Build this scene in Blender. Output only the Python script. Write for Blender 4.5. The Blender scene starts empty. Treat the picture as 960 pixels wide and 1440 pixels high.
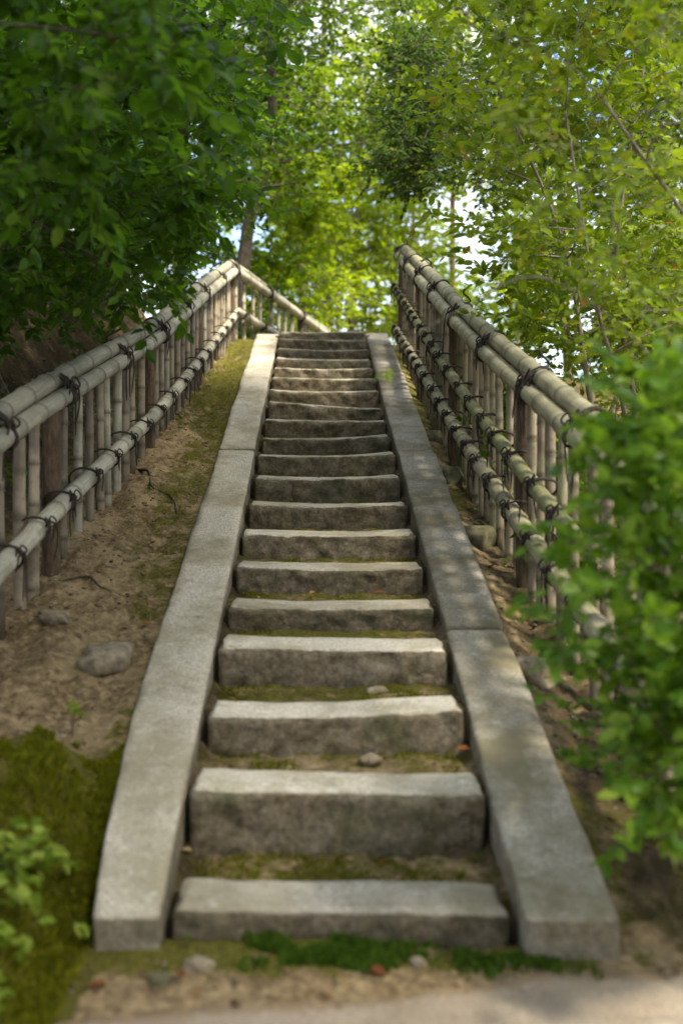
import bpy, math, random
import numpy as np
from mathutils import Vector, Matrix, noise as mnoise

# ------------------------------------------------------------------ camera, sky, sun, exposure
scene = bpy.context.scene
COL = scene.collection
F, HY, EYE = 1500.0, 650.0, 1.444          # focal length in photo pixels, horizon row, eye height (m)
cam_d = bpy.data.cameras.new('camera'); cam = bpy.data.objects.new('camera', cam_d); COL.objects.link(cam)
cam.location = (0, 0, EYE); cam.rotation_euler = (math.radians(90), 0, 0)
cam_d.sensor_fit = 'VERTICAL'; cam_d.sensor_height = 36; cam_d.lens = 36 * F / 1440
cam_d.shift_y = -(720 - HY) / 1440
cam_d.clip_start = 0.05; cam_d.clip_end = 3000
cam_d.dof.use_dof = True; cam_d.dof.focus_distance = 7.2; cam_d.dof.aperture_fstop = 1.2
scene.camera = cam

SUN_AZ, SUN_EL = math.radians(125), math.radians(58)     # azimuth from +Y towards +X
world = bpy.data.worlds.new('World'); scene.world = world; world.use_nodes = True
wn = world.node_tree; wn.nodes.clear()
w_out = wn.nodes.new('ShaderNodeOutputWorld'); w_bg = wn.nodes.new('ShaderNodeBackground')
w_sky = wn.nodes.new('ShaderNodeTexSky'); w_sky.sky_type = 'NISHITA'; w_sky.sun_disc = False
w_sky.sun_elevation = SUN_EL; w_sky.sun_rotation = SUN_AZ; w_sky.dust_density = 2.0
w_tc = wn.nodes.new('ShaderNodeTexCoord'); w_no = wn.nodes.new('ShaderNodeTexNoise')
w_no.inputs['Scale'].default_value = 3.2; w_no.inputs['Detail'].default_value = 6
w_rp = wn.nodes.new('ShaderNodeValToRGB')
w_rp.color_ramp.elements[0].position = 0.42; w_rp.color_ramp.elements[1].position = 0.66
w_mx = wn.nodes.new('ShaderNodeMix'); w_mx.data_type = 'RGBA'
w_mx.inputs[7].default_value = (7.0, 6.9, 6.7, 1)
wn.links.new(w_tc.outputs['Generated'], w_no.inputs['Vector'])
wn.links.new(w_no.outputs['Fac'], w_rp.inputs['Fac'])
wn.links.new(w_rp.outputs['Color'], w_mx.inputs[0])
wn.links.new(w_sky.outputs['Color'], w_mx.inputs[6])
wn.links.new(w_mx.outputs[2], w_bg.inputs['Color'])
w_bg.inputs['Strength'].default_value = 0.13
wn.links.new(w_bg.outputs[0], w_out.inputs['Surface'])

sun_d = bpy.data.lights.new('sun', 'SUN'); sun = bpy.data.objects.new('sun', sun_d); COL.objects.link(sun)
sun_d.energy = 4.0; sun_d.angle = math.radians(9); sun_d.color = (1.0, 0.91, 0.75)
sdir = Vector((math.sin(SUN_AZ) * math.cos(SUN_EL), math.cos(SUN_AZ) * math.cos(SUN_EL), math.sin(SUN_EL)))
sun.rotation_euler = (-sdir).to_track_quat('-Z', 'Y').to_euler()
sun.location = sdir * 30

vs = scene.view_settings
vs.view_transform = 'Standard'; vs.look = 'None'; vs.gamma = 1; vs.exposure = 1.78
cy = scene.cycles
cy.use_denoising = True; cy.max_bounces = 7; cy.diffuse_bounces = 4; cy.glossy_bounces = 2
cy.transmission_bounces = 4; cy.transparent_max_bounces = 4; cy.caustics_reflective = False; cy.caustics_refractive = False

RNG = np.random.default_rng(7); random.seed(7)

def at(x, y, d):
    """the point seen at photo pixel (x, y) at a distance of d metres along the view"""
    return Vector(((x - 480) * d / F, d, EYE - (y - HY) * d / F))

# ------------------------------------------------------------------ materials
class NT:
    def __init__(s, name):
        s.m = bpy.data.materials.new(name); s.m.use_nodes = True
        s.t = s.m.node_tree; s.t.nodes.clear()
        s.out = s.n('ShaderNodeOutputMaterial'); s.geo = s.n('ShaderNodeNewGeometry')
        s.pos = s.geo.outputs['Position']
    def n(s, k, **kw):
        q = s.t.nodes.new(k)
        for a, b in kw.items(): setattr(q, a, b)
        return q
    def l(s, a, b): s.t.links.new(a, b)
    def noise(s, scale, detail=4, rough=0.55, vec=None, dim=None):
        q = s.n('ShaderNodeTexNoise'); q.inputs['Scale'].default_value = scale
        q.inputs['Detail'].default_value = detail; q.inputs['Roughness'].default_value = rough
        s.l(vec or s.pos, q.inputs['Vector']); return q.outputs['Fac']
    def ramp(s, fac, stops):
        q = s.n('ShaderNodeValToRGB'); e = q.color_ramp.elements
        while len(e) < len(stops): e.new(0.5)
        for i, (p, c) in enumerate(stops):
            e[i].position = p; e[i].color = (*c, 1) if len(c) == 3 else c
        s.l(fac, q.inputs['Fac']); return q.outputs['Color']
    def grey(s, fac, a, b, lo=0.0, hi=1.0):
        return s.ramp(fac, [(a, (lo,) * 3), (b, (hi,) * 3)])
    def mix(s, fac, a, b, mode='MIX'):
        q = s.n('ShaderNodeMix', data_type='RGBA', blend_type=mode)
        for sock, v in ((q.inputs[0], fac), (q.inputs[6], a), (q.inputs[7], b)):
            if isinstance(v, (int, float)): sock.default_value = v
            elif isinstance(v, tuple): sock.default_value = (*v, 1)
            else: s.l(v, sock)
        return q.outputs[2]
    def math(s, op, a, b=None, clamp=False):
        q = s.n('ShaderNodeMath', operation=op, use_clamp=clamp)
        for i, v in enumerate((a, b)):
            if v is None: continue
            if isinstance(v, (int, float)): q.inputs[i].default_value = v
            else: s.l(v, q.inputs[i])
        return q.outputs[0]
    def attr(s, name):
        q = s.n('ShaderNodeAttribute'); q.attribute_name = name; return q.outputs['Fac']
    def bump(s, h, strength, dist, normal=None):
        q = s.n('ShaderNodeBump'); q.inputs['Strength'].default_value = strength
        q.inputs['Distance'].default_value = dist; s.l(h, q.inputs['Height'])
        if normal: s.l(normal, q.inputs['Normal'])
        return q.outputs['Normal']
    def principled(s, col, rough=0.8, normal=None, spec=0.3):
        q = s.n('ShaderNodeBsdfPrincipled')
        if isinstance(col, tuple): q.inputs['Base Color'].default_value = (*col, 1)
        else: s.l(col, q.inputs['Base Color'])
        if isinstance(rough, (int, float)): q.inputs['Roughness'].default_value = rough
        else: s.l(rough, q.inputs['Roughness'])
        q.inputs['Specular IOR Level'].default_value = spec
        if normal: s.l(normal, q.inputs['Normal'])
        return q
    def done(s, sh):
        s.l(sh.outputs[0], s.out.inputs['Surface']); return s.m

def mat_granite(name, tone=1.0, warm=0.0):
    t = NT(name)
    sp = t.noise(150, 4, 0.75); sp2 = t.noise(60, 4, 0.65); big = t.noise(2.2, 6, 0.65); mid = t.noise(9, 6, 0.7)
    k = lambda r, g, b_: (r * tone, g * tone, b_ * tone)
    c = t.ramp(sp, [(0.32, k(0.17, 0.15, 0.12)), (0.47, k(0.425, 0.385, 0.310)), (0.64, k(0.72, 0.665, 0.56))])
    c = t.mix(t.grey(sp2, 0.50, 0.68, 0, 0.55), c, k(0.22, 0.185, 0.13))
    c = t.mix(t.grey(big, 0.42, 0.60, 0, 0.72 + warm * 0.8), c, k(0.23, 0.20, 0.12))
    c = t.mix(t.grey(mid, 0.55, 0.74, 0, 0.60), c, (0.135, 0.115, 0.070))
    c = t.mix(t.grey(t.noise(11, 6, 0.7), 0.60, 0.68, 0, 0.5), c, k(0.66, 0.65, 0.58))          # pale lichen
    upright = t.attr('upright')
    face = t.ramp(t.noise(38, 5, 0.7), [(0.30, (0.046, 0.034, 0.021)), (0.55, (0.140, 0.108, 0.070)), (0.75, (0.275, 0.222, 0.152))])
    face = t.mix(t.grey(t.noise(4.5, 4, 0.6), 0.50, 0.68, 0, 0.65), face, (0.070, 0.080, 0.038))
    c = t.mix(t.math('MULTIPLY', upright, t.grey(mid, 0.2, 0.6, 0.65, 1.0)), c, face)  # upright faces coloured browner and darker than the tops
    mm = t.math('ADD', t.attr('mossy'), t.math('MULTIPLY', t.math('SUBTRACT', t.noise(7, 6, 0.75), 0.5), 1.6))
    c = t.mix(t.grey(mm, 0.50, 0.66, 0, 0.85), c, t.ramp(t.noise(80, 3, 0.7), [(0.3, (0.04, 0.042, 0.010)), (0.7, (0.12, 0.115, 0.03))]))
    hs = t.n('ShaderNodeHueSaturation'); t.l(c, hs.inputs['Color'])
    t.l(t.math('ADD', t.math('MULTIPLY', t.attr('tone'), 0.42), 0.79), hs.inputs['Value'])
    nb = t.bump(sp2, 0.7, 0.008); nb = t.bump(sp, 0.6, 0.003, nb); nb = t.bump(mid, 0.6, 0.016, nb)
    return t.done(t.principled(hs.outputs[0], 0.88, nb, 0.22))

def mat_soil(name):
    t = NT(name)
    a = t.noise(3.0, 6, 0.65); b = t.noise(26, 6, 0.7); f = t.noise(120, 3, 0.7)
    c = t.ramp(b, [(0.30, (0.065, 0.042, 0.022)), (0.50, (0.20, 0.140, 0.072)), (0.72, (0.46, 0.345, 0.20))])
    c = t.mix(t.grey(a, 0.44, 0.64, 0, 0.6), c, (0.43, 0.325, 0.18))
    c = t.mix(t.grey(f, 0.62, 0.74, 0, 0.8), c, (0.045, 0.030, 0.018))
    moss = t.ramp(t.noise(60, 4, 0.7), [(0.3, (0.040, 0.040, 0.008)), (0.55, (0.115, 0.105, 0.017)), (0.75, (0.21, 0.175, 0.04))])
    mf = t.math('ADD', t.attr('moss'), t.math('MULTIPLY', t.math('SUBTRACT', t.noise(9, 6, 0.7), 0.5), 1.7))
    c = t.mix(t.grey(mf, 0.40, 0.62), c, moss)
    dark_col = t.ramp(t.noise(40, 5, 0.7), [(0.3, (0.016, 0.011, 0.007)), (0.55, (0.055, 0.038, 0.022)), (0.75, (0.13, 0.095, 0.055))])
    hf = t.math('ADD', t.attr('soil_dark'), t.math('MULTIPLY', t.math('SUBTRACT', t.noise(5, 5, 0.7), 0.5), 1.2))
    c = t.mix(t.grey(hf, 0.35, 0.75, 0, 0.9), c, dark_col)  # darker soil mix; on the ground sheet it carries painted shade
    nb = t.bump(b, 0.9, 0.03); nb = t.bump(f, 0.7, 0.008, nb)
    return t.done(t.principled(c, 0.95, nb, 0.15))

def mat_path(name):
    t = NT(name)
    f = t.noise(110, 4, 0.75); a = t.noise(3.0, 6, 0.65); g = t.noise(26, 5, 0.7)
    c = t.ramp(f, [(0.32, (0.15, 0.118, 0.082)), (0.5, (0.285, 0.235, 0.175)), (0.7, (0.44, 0.38, 0.30))])
    c = t.mix(t.grey(a, 0.42, 0.62, 0, 0.65), c, (0.21, 0.165, 0.115))
    c = t.mix(t.grey(t.math('ADD', t.attr('rim'), t.math('MULTIPLY', t.math('SUBTRACT', g, 0.5), 1.5)), 0.35, 0.7), c, t.ramp(g, [(0.3, (0.10, 0.07, 0.04)), (0.7, (0.27, 0.195, 0.115))]))
    nb = t.bump(g, 0.6, 0.012); nb = t.bump(f, 0.6, 0.006, nb)
    return t.done(t.principled(c, 0.93, nb, 0.2))

def mat_bamboo(name, tint, dark):
    t = NT(name)
    oi = t.n('ShaderNodeObjectInfo')
    tc = t.n('ShaderNodeTexCoord'); mp = t.n('ShaderNodeMapping')
    uv = t.n('ShaderNodeAttribute'); uv.attribute_name = 'along'      # (angle, metres along, node)
    mp.inputs['Scale'].default_value = (9, 1.4, 0)
    t.l(uv.outputs['Vector'], mp.inputs['Vector'])
    st = t.noise(2.2, 5, 0.6, mp.outputs[0]); bl = t.noise(5, 5, 0.6); sp = t.noise(60, 4, 0.7)
    c = t.ramp(st, [(0.30, tuple(v * 0.62 for v in tint)), (0.52, tint), (0.75, tuple(min(v * 1.35, 0.8) for v in tint))])
    c = t.mix(t.grey(bl, 0.46, 0.64, 0, 0.8), c, dark)
    c = t.mix(t.grey(t.noise(3.1, 6, 0.75, mp.outputs[0]), 0.58, 0.70, 0, 0.75), c, (0.085, 0.078, 0.055))
    c = t.mix(t.grey(sp, 0.60, 0.74, 0, 0.55), c, (0.09, 0.085, 0.06))
    sepn = t.n('ShaderNodeSeparateXYZ'); t.l(uv.outputs['Vector'], sepn.inputs[0])
    c = t.mix(t.math('MULTIPLY', sepn.outputs[2], 0.85), c, (0.10, 0.085, 0.055))
    c = t.mix(t.grey(t.noise(22, 6, 0.8), 0.60, 0.68, 0, 0.8), c, (0.045, 0.040, 0.030))
    hs = t.n('ShaderNodeHueSaturation'); t.l(c, hs.inputs['Color'])
    t.l(t.math('ADD', t.math('MULTIPLY', oi.outputs['Random'], 0.5), 0.72), hs.inputs['Value'])
    nb = t.bump(st, 0.25, 0.004); nb = t.bump(sp, 0.2, 0.002, nb)
    return t.done(t.principled(hs.outputs[0], 0.55, nb, 0.4))

def mat_bark(name, c0, c1, c2, scale=14):
    t = NT(name)
    mp = t.n('ShaderNodeMapping'); mp.inputs['Scale'].default_value = (1, 1, 0.22); t.l(t.pos, mp.inputs['Vector'])
    a = t.noise(scale * 3, 6, 0.7, mp.outputs[0]); b = t.noise(4, 4, 0.6)
    c = t.ramp(a, [(0.3, c0), (0.52, c1), (0.74, c2)])
    c = t.mix(t.grey(b, 0.5, 0.75, 0, 0.4), c, (0.10, 0.11, 0.05))
    return t.done(t.principled(c, 0.9, t.bump(a, 0.8, 0.012), 0.2))

def mat_plain(name, c0, c1, scale, rough=0.85, bd=0.003):
    t = NT(name)
    a = t.noise(scale, 5, 0.65)
    return t.done(t.principled(t.ramp(a, [(0.3, c0), (0.7, c1)]), rough, t.bump(a, 0.6, bd), 0.3))

def mat_leaf(name, stops, trans=(0.30, 0.42, 0.03), tf=0.42, rough=0.42, spec=0.07):
    t = NT(name)
    c = t.ramp(t.attr('rnd'), stops)
    vn = t.noise(45, 3, 0.6)
    c = t.mix(t.grey(vn, 0.4, 0.75, 0, 0.3), c, tuple(v * 0.6 for v in stops[0][1]))
    p = t.principled(c, rough, None, spec)
    tr = t.n('ShaderNodeBsdfTranslucent')
    tc = t.mix(0.55, c, trans); t.l(tc, tr.inputs['Color'])
    ms = t.n('ShaderNodeMixShader'); ms.inputs[0].default_value = tf
    t.l(p.outputs[0], ms.inputs[1]); t.l(tr.outputs[0], ms.inputs[2])
    return t.done(ms)

M = {
    'granite': mat_granite('granite', 1.06), 'granite_shade': mat_granite('granite_shade', 0.68, 0.30),  # second granite is a darker copy, the right slab's shade in its colour
    'soil': mat_soil('soil'), 'path': mat_path('path'),
    'bamboo': mat_bamboo('bamboo', (0.34, 0.315, 0.24), (0.16, 0.15, 0.10)),
    'bamboo_green': mat_bamboo('bamboo_green', (0.29, 0.265, 0.165), (0.12, 0.115, 0.06)),
    'bamboo_dark': mat_bamboo('bamboo_dark', (0.15, 0.15, 0.065), (0.065, 0.07, 0.03)),
    'bamboo_pale': mat_bamboo('bamboo_pale', (0.285, 0.235, 0.165), (0.12, 0.095, 0.065)),
    'post': mat_bark('post', (0.035, 0.022, 0.014), (0.105, 0.070, 0.045), (0.20, 0.145, 0.10)),
    'rope': mat_plain('rope', (0.016, 0.012, 0.010), (0.065, 0.050, 0.042), 220, 0.95),
    'bark': mat_bark('bark', (0.030, 0.024, 0.017), (0.085, 0.068, 0.050), (0.17, 0.145, 0.11)),
    'bark_pale': mat_bark('bark_pale', (0.10, 0.085, 0.065), (0.22, 0.185, 0.14), (0.36, 0.31, 0.25)),
    'bark_red': mat_bark('bark_red', (0.07, 0.035, 0.02), (0.19, 0.105, 0.065), (0.30, 0.19, 0.13)),
    'rock': mat_plain('rock', (0.10, 0.08, 0.048), (0.32, 0.265, 0.185), 24, 0.92, 0.012),
    'rock_moss': mat_plain('rock_moss', (0.045, 0.048, 0.022), (0.17, 0.15, 0.085), 16, 0.95, 0.015),
    'clod': mat_plain('clod', (0.09, 0.062, 0.036), (0.26, 0.19, 0.115), 30, 0.95, 0.006),
    'dead_leaf': mat_leaf('dead_leaf', [(0, (0.16, 0.055, 0.02)), (0.4, (0.34, 0.13, 0.035)), (0.75, (0.42, 0.28, 0.12)), (1, (0.55, 0.45, 0.28))], (0.4, 0.2, 0.05), 0.2),
    'twig_dead': mat_plain('twig_dead', (0.10, 0.075, 0.045), (0.26, 0.21, 0.15), 60),
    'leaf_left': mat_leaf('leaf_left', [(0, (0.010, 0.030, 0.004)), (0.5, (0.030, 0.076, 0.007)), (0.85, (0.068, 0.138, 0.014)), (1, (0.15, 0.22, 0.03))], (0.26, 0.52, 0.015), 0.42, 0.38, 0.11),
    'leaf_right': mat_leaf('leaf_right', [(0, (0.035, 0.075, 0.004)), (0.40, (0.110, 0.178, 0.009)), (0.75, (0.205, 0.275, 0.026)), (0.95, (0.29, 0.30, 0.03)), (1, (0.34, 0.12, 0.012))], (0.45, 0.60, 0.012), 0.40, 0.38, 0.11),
    'leaf_bright': mat_leaf('leaf_bright', [(0, (0.022, 0.070, 0.008)), (0.4, (0.075, 0.170, 0.014)), (0.75, (0.165, 0.285, 0.028)), (1, (0.30, 0.38, 0.05))], (0.38, 0.64, 0.02), 0.40, 0.36, 0.20),
    'leaf_mid': mat_leaf('leaf_mid', [(0, (0.016, 0.042, 0.003)), (0.5, (0.044, 0.092, 0.005)), (1, (0.11, 0.165, 0.011))], (0.28, 0.46, 0.008), 0.40),
    'leaf_far': mat_leaf('leaf_far', [(0, (0.070, 0.135, 0.004)), (0.5, (0.155, 0.235, 0.008)), (1, (0.28, 0.335, 0.016))], (0.55, 0.70, 0.01), 0.50),
    'leaf_deep': mat_leaf('leaf_deep', [(0, (0.012, 0.030, 0.007)), (0.5, (0.026, 0.055, 0.011)), (1, (0.065, 0.10, 0.02))], (0.18, 0.30, 0.03), 0.35),
    'leaf_low': mat_leaf('leaf_low', [(0, (0.08, 0.14, 0.012)), (0.5, (0.20, 0.28, 0.03)), (1, (0.36, 0.42, 0.08))], (0.4, 0.55, 0.03), 0.4),
    'needle': mat_leaf('needle', [(0, (0.018, 0.035, 0.012)), (1, (0.05, 0.08, 0.03))], (0.1, 0.2, 0.05), 0.2),
    'moss': mat_leaf('moss', [(0, (0.06, 0.068, 0.005)), (0.5, (0.145, 0.15, 0.009)), (1, (0.26, 0.25, 0.018))], (0.45, 0.48, 0.015), 0.35, 0.8),
    'litter': mat_leaf('litter', [(0, (0.05, 0.032, 0.018)), (0.5, (0.14, 0.09, 0.05)), (0.9, (0.27, 0.20, 0.12)), (1, (0.36, 0.17, 0.06))], (0.3, 0.2, 0.08), 0.15, 0.8),
    'moss_green': mat_leaf('moss_green', [(0, (0.030, 0.060, 0.008)), (0.5, (0.060, 0.11, 0.012)), (1, (0.12, 0.18, 0.025))], (0.2, 0.4, 0.02), 0.3, 0.8),
}

# ------------------------------------------------------------------ mesh helpers
def np_mesh(name, V, Fc, mats, attrs=None, smooth=False):
    V = np.ascontiguousarray(V, dtype=np.float32); Fc = np.ascontiguousarray(Fc, dtype=np.int32)
    me = bpy.data.meshes.new(name); nf, k = Fc.shape
    me.vertices.add(len(V)); me.vertices.foreach_set('co', V.ravel())
    me.loops.add(nf * k); me.loops.foreach_set('vertex_index', Fc.ravel())
    me.polygons.add(nf); me.polygons.foreach_set('loop_start', np.arange(0, nf * k, k, dtype=np.int32))
    me.polygons.foreach_set('use_smooth', np.full(nf, smooth, dtype=bool))
    for an, av in (attrs or {}).items():
        av = np.ascontiguousarray(av, dtype=np.float32)
        if av.ndim == 2:
            me.attributes.new(an, 'FLOAT_VECTOR', 'POINT').data.foreach_set('vector', av.ravel())
        else:
            me.attributes.new(an, 'FLOAT', 'POINT').data.foreach_set('value', av)
    me.update(calc_edges=True); me.validate()
    for m in (mats if isinstance(mats, (list, tuple)) else [mats]): me.materials.append(m)
    return me

def link(name, me, parent=None):
    o = bpy.data.objects.new(name, me); COL.objects.link(o)
    if parent is not None:
        o.parent = parent; o.matrix_parent_inverse = Matrix.Translation(-parent.location)
    return o

def empty(name, loc, label, cat, group=None):
    o = bpy.data.objects.new(name, None); COL.objects.link(o); o.location = loc; o.empty_display_size = 0.1
    o['label'] = label; o['category'] = cat
    if group: o['group'] = group
    return o

def tag(o, label, cat, group=None):
    o['label'] = label; o['category'] = cat
    if group: o['group'] = group
    return o

class MB:
    """collects tubes; build() links them as one mesh"""
    def __init__(s): s.v, s.f, s.a = [], [], []
    def tube(s, pts, radii, seg=8, node=None, cap=True, wob=0.0):
        pts = [Vector(p) for p in pts]; n = len(pts); b = len(s.v)
        ln = 0; up = None
        for i, p in enumerate(pts):
            t = (pts[min(i + 1, n - 1)] - pts[max(i - 1, 0)])
            if t.length < 1e-9: t = Vector((0, 0, 1))
            t.normalize()
            if up is None:
                up = Vector((0, 0, 1)) if abs(t.z) < 0.8 else Vector((1, 0, 0))
            x = t.cross(up)
            if x.length < 1e-6: x = t.orthogonal()
            x.normalize(); y = x.cross(t).normalized(); up = y
            if i: ln += (p - pts[i - 1]).length
            for k in range(seg):
                a = 2 * math.pi * k / seg
                r = radii[i] * (1 + (mnoise.noise((p + Vector((k * 3.1, 0, 0))) * 9) * wob if wob else 0))
                s.v.append(p + (x * math.cos(a) + y * math.sin(a)) * r)
                s.a.append((math.cos(a) * 0.5 + pts[0].x * 3.7, ln + pts[0].z * 5.1, node[i] if node else 0.0))
        for i in range(n - 1):
            for k in range(seg):
                k2 = (k + 1) % seg
                s.f.append((b + i * seg + k, b + i * seg + k2, b + (i + 1) * seg + k2, b + (i + 1) * seg + k))
        if cap:
            for i, flip in ((0, True), (n - 1, False)):
                c = len(s.v); s.v.append(pts[i]); s.a.append((0, 0, 0.6))
                for k in range(seg):
                    k2 = (k + 1) % seg; q = b + i * seg
                    tri = (q + k2, q + k, c) if flip else (q + k, q + k2, c)
                    s.f.append(tri)
    def mesh(s, name, mat, smooth=True):
        me = bpy.data.meshes.new(name); me.from_pydata([tuple(v) for v in s.v], [], s.f)
        at_ = me.attributes.new('along', 'FLOAT_VECTOR', 'POINT')
        at_.data.foreach_set('vector', np.array(s.a, dtype=np.float32).ravel())
        me.polygons.foreach_set('use_smooth', np.full(len(me.polygons), smooth, dtype=bool))
        me.materials.append(mat); me.update(); return me
    def build(s, name, mat, parent=None, smooth=True):
        return link(name, s.mesh(name, mat, smooth), parent)

def spline(pts, n):
    """Catmull-Rom through pts, n samples"""
    P = [Vector(p) for p in pts]; P = [P[0] * 2 - P[1]] + P + [P[-1] * 2 - P[-2]]
    m = len(P) - 3; out = []
    for i in range(n):
        u = i / (n - 1) * m; k = min(int(u), m - 1); t = u - k
        a, b, c, d = P[k:k + 4]
        out.append(0.5 * ((2 * b) + (c - a) * t + (2 * a - 5 * b + 4 * c - d) * t * t + (3 * b - a - 3 * c + d) * t ** 3))
    return out

_T = RNG.random((256, 256))
def vnoise(x, y):
    x = np.asarray(x, dtype=float); y = np.asarray(y, dtype=float)
    xi = np.floor(x).astype(int); yi = np.floor(y).astype(int); fx = x - xi; fy = y - yi
    fx = fx * fx * (3 - 2 * fx); fy = fy * fy * (3 - 2 * fy)
    g = lambda a, b: _T[a & 255, b & 255]
    return (g(xi, yi) * (1 - fx) + g(xi + 1, yi) * fx) * (1 - fy) + (g(xi, yi + 1) * (1 - fx) + g(xi + 1, yi + 1) * fx) * fy
def fbm(x, y, sc, oct=4, g=0.5):
    s = 0; a = 1; tot = 0
    for i in range(oct):
        s = s + a * (vnoise(np.asarray(x) * sc + 17.3 * i, np.asarray(y) * sc + 5.7 * i) - 0.5); tot += a; a *= g; sc *= 2.03
    return s / tot * 2
def sst(a, b, x):
    t = np.clip((np.asarray(x, dtype=float) - a) / (b - a), 0, 1); return t * t * (3 - 2 * t)

# ------------------------------------------------------------------ terrain
def cx(d): return -0.024 * (np.asarray(d, dtype=float) - 3.14)          # centre line of the stair
def slab_z(d): return 0.140 + 0.29 * (np.asarray(d, dtype=float) - 3.06)  # top of the side slabs
STEPS_D = [3.14, 3.63, 4.12, 4.64, 5.15, 5.67, 6.20, 6.73, 7.26, 7.80, 8.33, 8.86, 9.36, 9.87, 10.36, 10.82, 11.26, 11.70, 12.12, 12.54]
STEPS_Y = [1283, 1112, 1001, 911, 852, 797, 750, 708, 669, 638, 613, 590, 569, 548, 531, 517, 503, 490, 477, 466]
STEPS_Z = [EYE - (y - HY) * d / F for y, d in zip(STEPS_Y, STEPS_D)]

def ground_z(x, d, detail=True):
    x = np.asarray(x, dtype=float); d = np.asarray(d, dtype=float); u = x - cx(d)
    run = np.where(d < 12.7, slab_z(d), 2.915 + (d - 12.7) * 0.02)
    run = np.where(d > 13.6, 2.935 - (d - 13.6) * 0.20, run); run = np.maximum(run, -1.5)
    foot = sst(2.55, 3.45, d)
    # left strip and mossy foot of the bank
    zl = (run - 0.035) * sst(2.45, 3.9, d) + (0.12 + 0.10 * vnoise(x * 4 + 3, d * 4)) * sst(2.5, 3.0, d) * (1 - sst(3.3, 3.9, d + fbm(x, d * 0, 3.0, 3) * 0.7)) * sst(-0.80, -1.0, u)
    zl = np.maximum(zl, 0) + 0.05 * sst(-0.9, -1.25, u) * foot * (1 - sst(11, 12.5, d))
    bank = np.clip(-1.72 - u, 0, 8)
    rise = 1.25 * sst(0, 1.2, bank) + 0.22 * np.clip(bank - 1.0, 0, 5)
    zl = zl + rise * (0.35 + 0.65 * sst(3.0, 4.8, d)) * (1 - 0.75 * sst(12.2, 15.5, d)) * sst(1.5, 3.2, d)
    # right strip: lower than the slab, then a falling hillside
    zr = (run - 0.09 - 0.05 * sst(0.8, 1.0, u)) * sst(2.8, 3.5, d)
    zr = np.maximum(zr, 0) - 0.22 * np.clip(u - 1.35, 0, 6) * sst(3.2, 6, d)
    m = sst(-0.1, 0.1, u)
    z = zl * (1 - m) + zr * m
    z = np.where(d < 1.8, np.minimum(z, 0.3), z)
    if detail:
        amp = sst(0.80, 1.0, np.abs(u)) * sst(2.5, 3.1, d)
        z = z + fbm(x, d, 1.7, 3) * 0.06 * amp + fbm(x, d, 6, 4, 0.6) * 0.045 * (0.25 + 0.75 * amp) * sst(2.75, 3.0, d)
        z = z - 0.035 * amp * np.exp(-(fbm(x, d * 0.7, 2.6, 3) / 0.10) ** 2)
        z = z + fbm(x + 9, d, 19, 3, 0.6) * 0.030 * (0.2 + 0.8 * amp) * sst(2.75, 3.0, d) + fbm(x, d, 9, 2) * 0.006
    sunk = (1 - sst(0.66, 0.78, np.abs(u))) * sst(3.12, 3.2, d) * (1 - sst(12.65, 12.75, d))
    z = z - sunk * 0.45
    far = sst(40, 90, np.hypot(x, d)); z = z * (1 - far) + (-1.5) * far
    return z

def moss_amount(x, d):
    u = x - cx(d)
    a = 0.32 + 0.24 * sst(-1.25, -0.88, u) * (u < 0) + 0.30 * fbm(x, d, 1.4, 3) + 0.22 * sst(8.0, 10, d)
    a = a + 0.75 * (1 - sst(3.3, 4.15, d + fbm(x, d, 2.6, 4) * 1.0)) * (u < -0.7) * sst(2.55, 2.75, d)
    a = a - 0.35 * np.exp(-((u + 1.15) / 0.35) ** 2 - ((d - 4.5) / 0.55) ** 2)
    a = a + 0.15 * (u > 0.7) - 0.45 * (1 - sst(2.85, 3.03, d)) * (u > -0.75)
    a = a + 0.45 * np.exp(-((d - 3.07) / 0.07) ** 2) * (np.abs(u) < 0.7)
    a = a + 0.25 * np.exp(-((u + 1.42) / 0.2) ** 2 - ((d - 4.95) / 0.16) ** 2)
    return a

def soil_shade_amount(x, d):      # dark soil colour with the shade of bank and shrubs painted in
    u = x - cx(d)
    return 0.75 * sst(-1.6, -1.95, u) + 0.62 * sst(0.75, 0.95, u) * sst(3.0, 3.3, d) + 0.30 * np.exp(-((u + 1.5) / 0.16) ** 2)

def lines(lo, hi, step, far_lo, far_hi):
    a = list(np.arange(lo, hi + 1e-6, step)); s = step
    while a[-1] < far_hi: s *= 1.22; a.append(a[-1] + s)
    s = step
    while a[0] > far_lo: s *= 1.22; a.insert(0, a[0] - s)
    return np.array(a)
gx = lines(-3.4, 2.2, 0.034, -900, 900); gy = lines(2.4, 13.2, 0.034, -900, 1500)
GX, GY = np.meshgrid(gx, gy); GZ = ground_z(GX, GY)
V = np.stack([GX.ravel(), GY.ravel(), GZ.ravel()], 1)
nx, ny = len(gx), len(gy); I = np.arange(nx * ny).reshape(ny, nx)
Fq = np.stack([I[:-1, :-1].ravel(), I[:-1, 1:].ravel(), I[1:, 1:].ravel(), I[1:, :-1].ravel()], 1)
ground = link('ground', np_mesh('ground', V, Fq, M['soil'], {'moss': moss_amount(GX, GY).ravel(), 'soil_dark': soil_shade_amount(GX, GY).ravel()}, True)); ground['kind'] = 'structure'

def gz(x, d): return float(ground_z(np.array([x]), np.array([d]))[0])

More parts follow.
